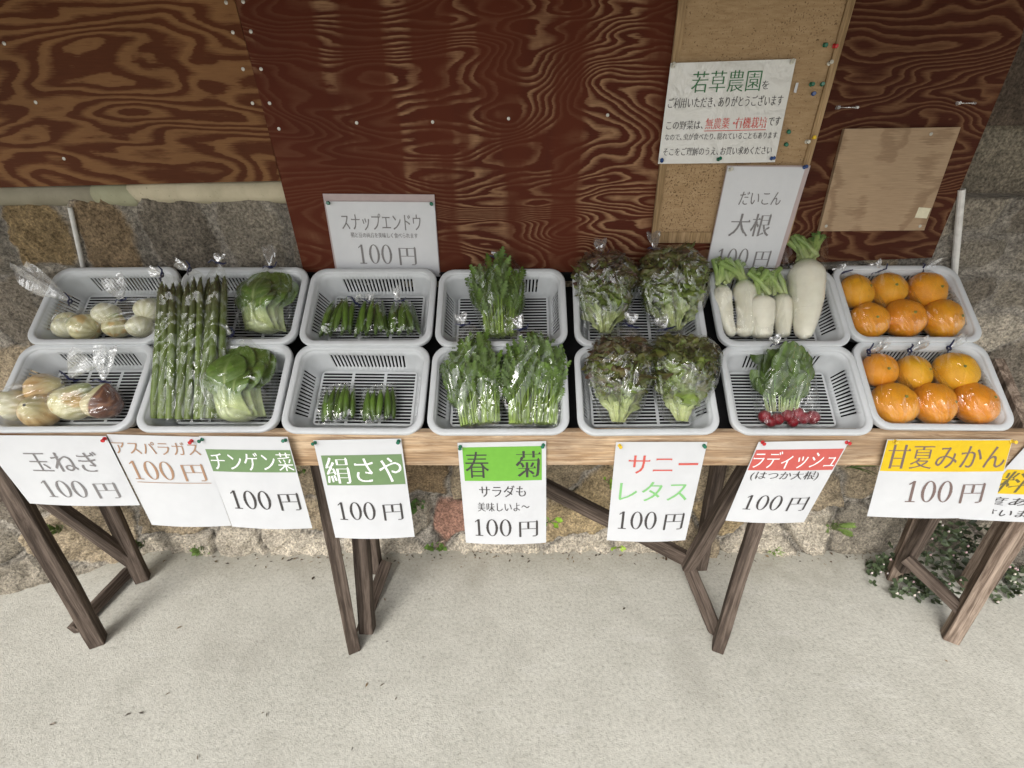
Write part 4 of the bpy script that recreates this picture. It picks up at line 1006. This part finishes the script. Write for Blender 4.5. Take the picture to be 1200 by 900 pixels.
# daikon
def daikon_pack(label, roots, greens_, neck, tail, seed, gl):
    random.seed(seed)
    base = on_s(roots[0][2], roots[0][3], -.04); top = on_s(roots[0][0], roots[0][1], -.02); m = frame(base, top)
    t = thing('daikon_pack', label, 'daikon', m, 'bagged daikon radishes')
    crowns = []
    for x0, y0, x1, y1, w_, tipk, bend in roots:
        sc = scale_at(on_s(x0, y0, 0)); r = w_ / 2 / sc; A = on_s(x0, y0, FLOOR + .045 + r); B = on_s(x1, y1, FLOOR + .025 + r * .8); d = B - A; side = Vector((1, 0, 0))
        b = MB(); pts = []; rad = []; cols = []
        for k_ in range(25):
            f = k_ / 24; p = A + d * f + side * (bend * math.sin(math.pi * f) * r) + side * (.0015 * nz(f * 5, x0))
            rr = r * (min(1, (f / .18)) ** .40 if f < .18 else 1) * (1 - (1 - tipk) * max(0, (f - .25) / .75) ** 1.5)
            if f > .93: rr *= max(.12, math.sqrt(max(0, 1 - ((f - .93) / .075) ** 2)))
            pts.append(p); rad.append(max(rr, r * .12) * (1 + .02 * nz(f * 16, x0, 3))); k = max(0, 1 - f / .12); cols.append((.74 - .30 * k, .72 - .14 * k, .61 - .36 * k))
        b.tube(pts, rad, 20, cols); b.build('root', M['daikon'], t, angle=180); crowns.append((A, r))
    b = MB()
    for (gx0, gy0, gx1, gy1, gn) in greens_:
        lo = on_s(gx0, gy1, -.012); 
        for i in range(gn):
            A, r = crowns[i % len(crowns)]; a0 = A + Vector((random.uniform(-.6, .6) * r, random.uniform(-.3, .3) * r, random.uniform(-.3, .3) * r))
            e = on_s(gx0 + (gx1 - gx0) * (i + random.random()) / gn, gy0 + random.uniform(0, 7), random.uniform(.02, .05)); g = random.uniform(.8, 1.2)
            mid = a0.lerp(e, .5) + NV * .006
            b.tube([a0, mid, e], [.0066, .0074, .0070], 7, [(.40 * g, .46 * g, .22 * g), (.24 * g, .34 * g, .10 * g), (.20 * g, .30 * g, .085 * g)])
            if gl and random.random() < .6:
                for q in range(3): feather(b, m, mid.lerp(e, random.random()), (e - a0) + Vector((random.uniform(-.05, .05), 0, random.uniform(-.02, .03))), NV, random.uniform(.02, .035), .009, (.07, .15, .035), 3)
    b.build('cut_stalks', M['stem'], t)
    bag(t, m, neck=on_s(*neck, .03) if neck else None, tail=on_s(*tail, .04) if tail else None, film='film_thin', seed=seed, amp=.0025, puff=1.03, tail_w=.012)
daikon_pack('pack of two crooked daikon, nearest the lettuces', [(846, 334, 859, 394, 23, .42, -.4), (868, 328, 871, 394, 26, .66, .45)], [(834, 302, 873, 330, 15)], None, None, 51, False)
daikon_pack('pack of two short straight daikon in the middle', [(891, 346, 893, 396, 31, .66, 0), (914, 344, 917, 395, 23, .6, .15)], [(876, 313, 915, 345, 15)], None, None, 52, False)
daikon_pack('single thick daikon with leafy green top', [(944, 305, 941, 397, 39, .40, .12)], [(914, 272, 967, 300, 17)], None, None, 53, True)

# radish bunch
def radishes():
    random.seed(61)
    t, m, L, sc = pack('radish_bunch', 'bagged bunch of small red radishes with green leaves', 'radishes', (914, 488), (913, 408), -.05, -.01, None)
    for x, y, r in ((896, 488, 9), (911, 491, 9), (923, 487, 9), (934, 484, 9), (941, 490, 9), (952, 489, 10), (903, 494, 8), (929, 494, 8)):
        c = on_s(x, y, FLOOR + .020); b = MB(); blob(b, c, r * .80 / sc, 1.0, m.to_3x3() @ Vector((0, -1, .2)), (.22, .006, .016), .06, x, 12); b.build('radish', M['root'], t, angle=180)
    st = MB(); lv = MB(); hw = 26 / sc
    for i in range(44):
        a = random.uniform(-1, 1); dz = random.uniform(0, .045); hL = L * random.uniform(.42, .74); w0 = hw * 1.0 * a + .012
        pts = [lf(m, w0 * .6 * (1 - f) + a * hw * f * (1 if f < .6 else 1 - .4 * (f - .6)), .012 + hL * f, -.012 + dz * (.4 + .8 * f)) for f in (0, .25, .5, .75, 1)]
        st.tube(pts, [.002, .002, .0018, .0015, .001], 5, [(.34, .36, .17), (.30, .40, .16), (.20, .32, .10), (.12, .24, .06), (.1, .2, .05)])
        for q in range(3):
            p = pts[2 + q % 3] if q else pts[1].lerp(pts[2], .6); d = (pts[4] - pts[1]).normalized() + m.to_3x3() @ Vector((random.uniform(-.9, .9), random.uniform(-.2, .4), random.uniform(-.1, .5)))
            g = random.uniform(.7, 1.25); LL = random.uniform(.034, .056); up = m.to_3x3() @ Vector((random.uniform(-.5, .5), -.2, 1)); s = d.normalized().cross(up).normalized(); d = d.normalized(); up = s.cross(d); rows = []; cols = []
            for k_ in range(9):
                f = k_ / 8; ww = LL * .36 * math.sin(math.pi * min(1, f * .96 + .04)) ** .6; c = p + d * (LL * f) - up * (.25 * LL * f * f); rows.append([c + s * (ww * u) + up * (.2 * ww * abs(u) + .002 * nz(u * 3, f * 5, i + q)) for u in (-1, -.5, 0, .5, 1)]); cc = (.075 * g, .125 * g, .026 * g); cols.append([cc, cc, tuple(x * 1.5 for x in cc), cc, cc])
            lv.grid(rows, cols)
    st.build('stems', M['stem'], t); lv.build('leaves', M['leaf'], t, angle=180)
    bag(t, m, extra=[lf(m, sx * hw * 1.1, -.012, .01) for sx in (-1, 1)], neck=on_s(912, 403, .012), tail=on_s(908, 394, .02), film='film_thin', seed=6, amp=.003, tail_w=.014)
radishes()

# peas
def pods(name, label, cat, box, cnt, tilt, flat, seed, neck=None, tail=None, tray=False, fl=FLOOR, grp=None):
    random.seed(seed); x0, y0, x1, y1 = box; base = on_s((x0 + x1) / 2, y1, fl + .012); top = on_s((x0 + x1) / 2, y0, fl + .016); m = frame(base, top)
    t = thing(name, label, cat, m, grp); L = (top - base).length; hw = (x1 - x0) / 2 / scale_at(base)
    for i in range(cnt):
        b = MB(); a = -1 + 2 * (i + .5) / cnt; a += random.uniform(-.1, .1); g = random.uniform(.8, 1.2); lx = random.uniform(.82, 1.0); z = .001 + .012 * (i % 3 if neck else i % 2) + random.uniform(0, .004); le = tilt + random.uniform(-.12, .12)
        pts = []; rad = []; r = .0080 if not flat else .0078; fan = 1 - .32 * (1 if neck else 0)
        for k_ in range(11):
            f = k_ / 10; pts.append(lf(m, a * hw * (1.0 - (1 - fan) * f) + le * L * .4 * (f - .5) + .003 * math.sin(3 * f + i), L * (.02 + lx * .96 * f), z + .004 * math.sin(math.pi * f))); rad.append(r * max(.08, math.sin(math.pi * min(.985, f * .97 + .03)) ** .45) * (1 + (.08 * math.cos(f * 26) if not flat else .03)))
        c = (.095 * g, .165 * g, .024 * g) if not flat else (.085 * g, .150 * g, .022 * g)
        b.tube(pts, rad, 8, c); b.tube([pts[-1], pts[-1] + (pts[-1] - pts[-3]).normalized() * .006], [.0022, .0012], 5, (.22, .32, .10)); b.build('pod', M['stem'], t, angle=180)
    if tray:
        b = MB(); ins = [[(-1, -.04), (1, -.04), (1, 1.05), (-1, 1.05)], ]
        def rr_(e, z): return [lf(m, sx * (hw + e), L * .5 + sy * (L * .52 + e), z) for sx, sy in ((-1, -1), (0, -1), (1, -1), (1, 0), (1, 1), (0, 1), (-1, 1), (-1, 0))]
        b.grid([rr_(.0, -.008), rr_(.004, .014), rr_(.008, .015), rr_(.008, .0165)], closed=True); b.f.append(tuple(range(8))); b.mi.append(0); b.build('clear_tray', M['film'], t, angle=30)
    bag(t, m, neck=on_s(*neck, fl + .04) if neck else None, tail=on_s(*tail, fl + .055) if tail else None, film='film', seed=seed, amp=.002, puff=1.08 if not tray else 1.03, tail_w=.011, cut=1)
PB = FLOOR + .008
pods('snap_pea_bag', 'bag of snap peas leaning in from the side, nearest the bok choy', 'snap peas', (379, 355, 421, 394), 11, .5, False, 71, (417, 354), (424, 347), fl=PB, grp='bags of snap peas')
pods('snap_pea_bag', 'middle bag of snap peas, between the other two', 'snap peas', (418, 355, 456, 394), 10, .15, False, 72, (434, 354), (433, 345), fl=PB, grp='bags of snap peas')
pods('snap_pea_bag', 'bag of snap peas with the tallest tail, nearest the chrysanthemum greens', 'snap peas', (453, 356, 492, 394), 10, -.1, False, 73, (468, 353), (463, 337), fl=PB, grp='bags of snap peas')
pods('snow_pea_pack', 'clear pack of slanted snow peas, nearest the bok choy', 'snow peas', (377, 456, 416, 493), 9, .25, True, 74, tray=True, grp='packs of snow peas')
pods('snow_pea_pack', 'clear pack of upright snow peas, nearest the chrysanthemum greens', 'snow peas', (427, 457, 463, 493), 9, .1, True, 75, tray=True, grp='packs of snow peas')

# ------------------------------------------------------------------ weeds along the foot of the wall
def weed(name, label, cat, p, n, size, kind, seed, col=(.12, .24, .04)):
    random.seed(seed); p = Vector(p); t = thing(name, label, cat, p); b = MB()
    for i in range(n if kind == 'grass' else int(n * 1.8)):
        q = random.uniform(0, 6.28); el_ = random.uniform(.5, 1.3); d = Vector((math.cos(q) * math.cos(el_), -abs(math.sin(q)) * math.cos(el_) * .9 - .12, math.sin(el_))); s = size * random.uniform(.45, .95); g = random.uniform(.75, 1.25); c = tuple(x * g for x in col)
        if kind == 'grass':
            pts = [p + d * (s * f) - Vector((0, 0, s * .25 * f * f)) + Vector((random.uniform(-.01, .01) if f == 0 else 0, 0, 0)) for f in (0, .35, .7, 1)]; b.tube(pts, [.0016, .0018, .0013, .0003], 4, c)
        else:
            q0 = p + d * s * .55; b.tube([p, q0], .001, 4, (.14, .18, .06)); feather(b, None, q0, d + Vector((0, -.3, random.uniform(-.6, .2))), Vector((random.uniform(-.4, .4), -.8, .6)), s * .55, s * (.14 if kind == 'fern' else .17), c, 7 if kind == 'fern' else 1)
    b.build('foliage', M['leaf'], t); return t
wy = 1.325
weed('grass_tuft', 'bright green grass tuft at the wall foot between radish and citrus signs', 'grass tuft', on_z(905, 646), 45, .085, 'grass', 81, (.20, .36, .05))
weed('grass_tuft', 'long drooping grass blades on the wall beside the citrus sign', 'grass tuft', on_y(998, 548, wy), 14, .13, 'grass', 82, (.12, .19, .05))
weed('fern_sprig', 'small fern sprig on the stones near the wall foot, left of the citrus sign', 'fern', on_y(975, 620, wy), 12, .09, 'fern', 83, (.15, .22, .06))
weed('weed_sprig', 'leafy weed growing below the red stone', 'weed', on_z(513, 640), 22, .06, 'leaf', 84, (.13, .22, .05))
weed('weed_sprig', 'small weed beside the red stone, close to the snow pea sign', 'weed', on_y(492, 592, wy), 8, .07, 'leaf', 85, (.10, .18, .05))
weed('weed_sprig', 'bright leaf sprig in a crack above the timber brace', 'weed', on_y(712, 566, 1.30), 5, .06, 'leaf', 86, (.26, .45, .05))
weed('weed_sprig', 'bright leaf sprig beside the chrysanthemum greens sign edge', 'weed', on_y(643, 612, 1.30), 6, .07, 'leaf', 87, (.26, .45, .05))
weed('weed_sprig', 'bright leaf sprig just below the lettuce sign', 'weed', on_y(723, 642, 1.30), 4, .05, 'leaf', 88, (.28, .42, .06))
weed('weed_sprig', 'weed on the stones behind the brace of the onion end trestle', 'weed', on_y(72, 622, 1.24), 16, .07, 'leaf', 89, (.14, .20, .06))
weed('weed_sprig', 'weed below the meeting edge of the asparagus and bok choy signs', 'weed', on_z(243, 645), 16, .06, 'leaf', 90, (.14, .22, .06))
weed('weed_sprig', 'leaf sprig between the bok choy and snow pea signs', 'weed', on_y(352, 555, 1.31), 7, .06, 'leaf', 91, (.16, .28, .05))
weed('weed_sprig', 'weed at the foot of the onion trestle back leg', 'weed', on_y(168, 640, 1.30), 14, .06, 'leaf', 92, (.10, .16, .04))

def bush():
    random.seed(95); t = thing('flowering_groundcover', 'low dark-leaved plant dotted with white buds around the paler trestle', 'plant', on_z(1100, 660)); lv = MB(); buds = []
    for i in range(230):
        px_, py_ = random.choice([(random.gauss(1105, 26), random.uniform(606, 690)), (random.gauss(1105, 30), random.uniform(610, 690)), (random.gauss(1075, 18), random.uniform(682, 700)), (random.gauss(1172, 12), random.uniform(655, 702)), (random.gauss(1035, 10), random.uniform(655, 672))])
        p = on_z(px_, min(py_, 706)) if py_ > 664 else on_y(px_, py_, 1.325 - random.uniform(0, .10) * (py_ - 600) / 60)
        p = p + Vector((0, random.uniform(-.02, .01), random.uniform(.004, .035)))
        for k_ in range(3):
            d = Vector((random.uniform(-1, 1), random.uniform(-1, .1), random.uniform(-.3, .8))); g = random.uniform(.6, 1.4); feather(lv, None, p, d, Vector((random.uniform(-.4, .4), -.6, .8)), random.uniform(.018, .032), random.uniform(.006, .010), (.055 * g, .075 * g, .038 * g), 1)
        if random.random() < .26:
            q = p + Vector((random.uniform(-.01, .01), -.022, .014)); bd = MB(); buds.append(bd); bd.tube([q, q + Vector((.001, -.002, .004)), q + Vector((.001, -.003, .009))], [.0022, .0040, .0017], 6, random.choice([(.66, .58, .57), (.60, .42, .46), (.66, .63, .55)]))
    lv.build('leaves', M['leaf'], t)
    for bd in buds: bd.build('flower_bud', M['root'], t)
bush()
# dry scraps on the concrete
random.seed(99); b = MB()
spots = [(on_z(random.uniform(20, 1180), random.uniform(665, 890)), random.uniform(.003, .008)) for _ in range(8)] + [(on_z(random.uniform(190, 1040), random.gauss(650, 6)), random.uniform(.003, .009)) for _ in range(300)] + [(on_z(x, y), .009) for x, y in ((62, 849), (210, 736), (150, 838), (451, 703), (367, 678), (430, 803), (166, 836), (448, 803), (313, 838), (232, 888))]
for p, s in spots:
    q = random.uniform(0, 6.3); a = Vector((math.cos(q), math.sin(q), 0)); e = Vector((-math.sin(q), math.cos(q), 0)) * random.uniform(.12, .6); c = random.choice([(.10, .06, .035), (.05, .035, .025), (.22, .15, .08), (.13, .10, .07)])
    b.add([p + a * s + Vector((0, 0, .002)), p + e * s + Vector((0, 0, .0035)), p - a * s + Vector((0, 0, .002)), p - e * s + Vector((0, 0, .005))], [(0, 1, 2), (0, 2, 3)], c)
o = b.build('leaf_litter', M['root'], smooth=False); tag(o, 'dry leaf scraps and grit scattered on the concrete floor', 'litter', kind='stuff')
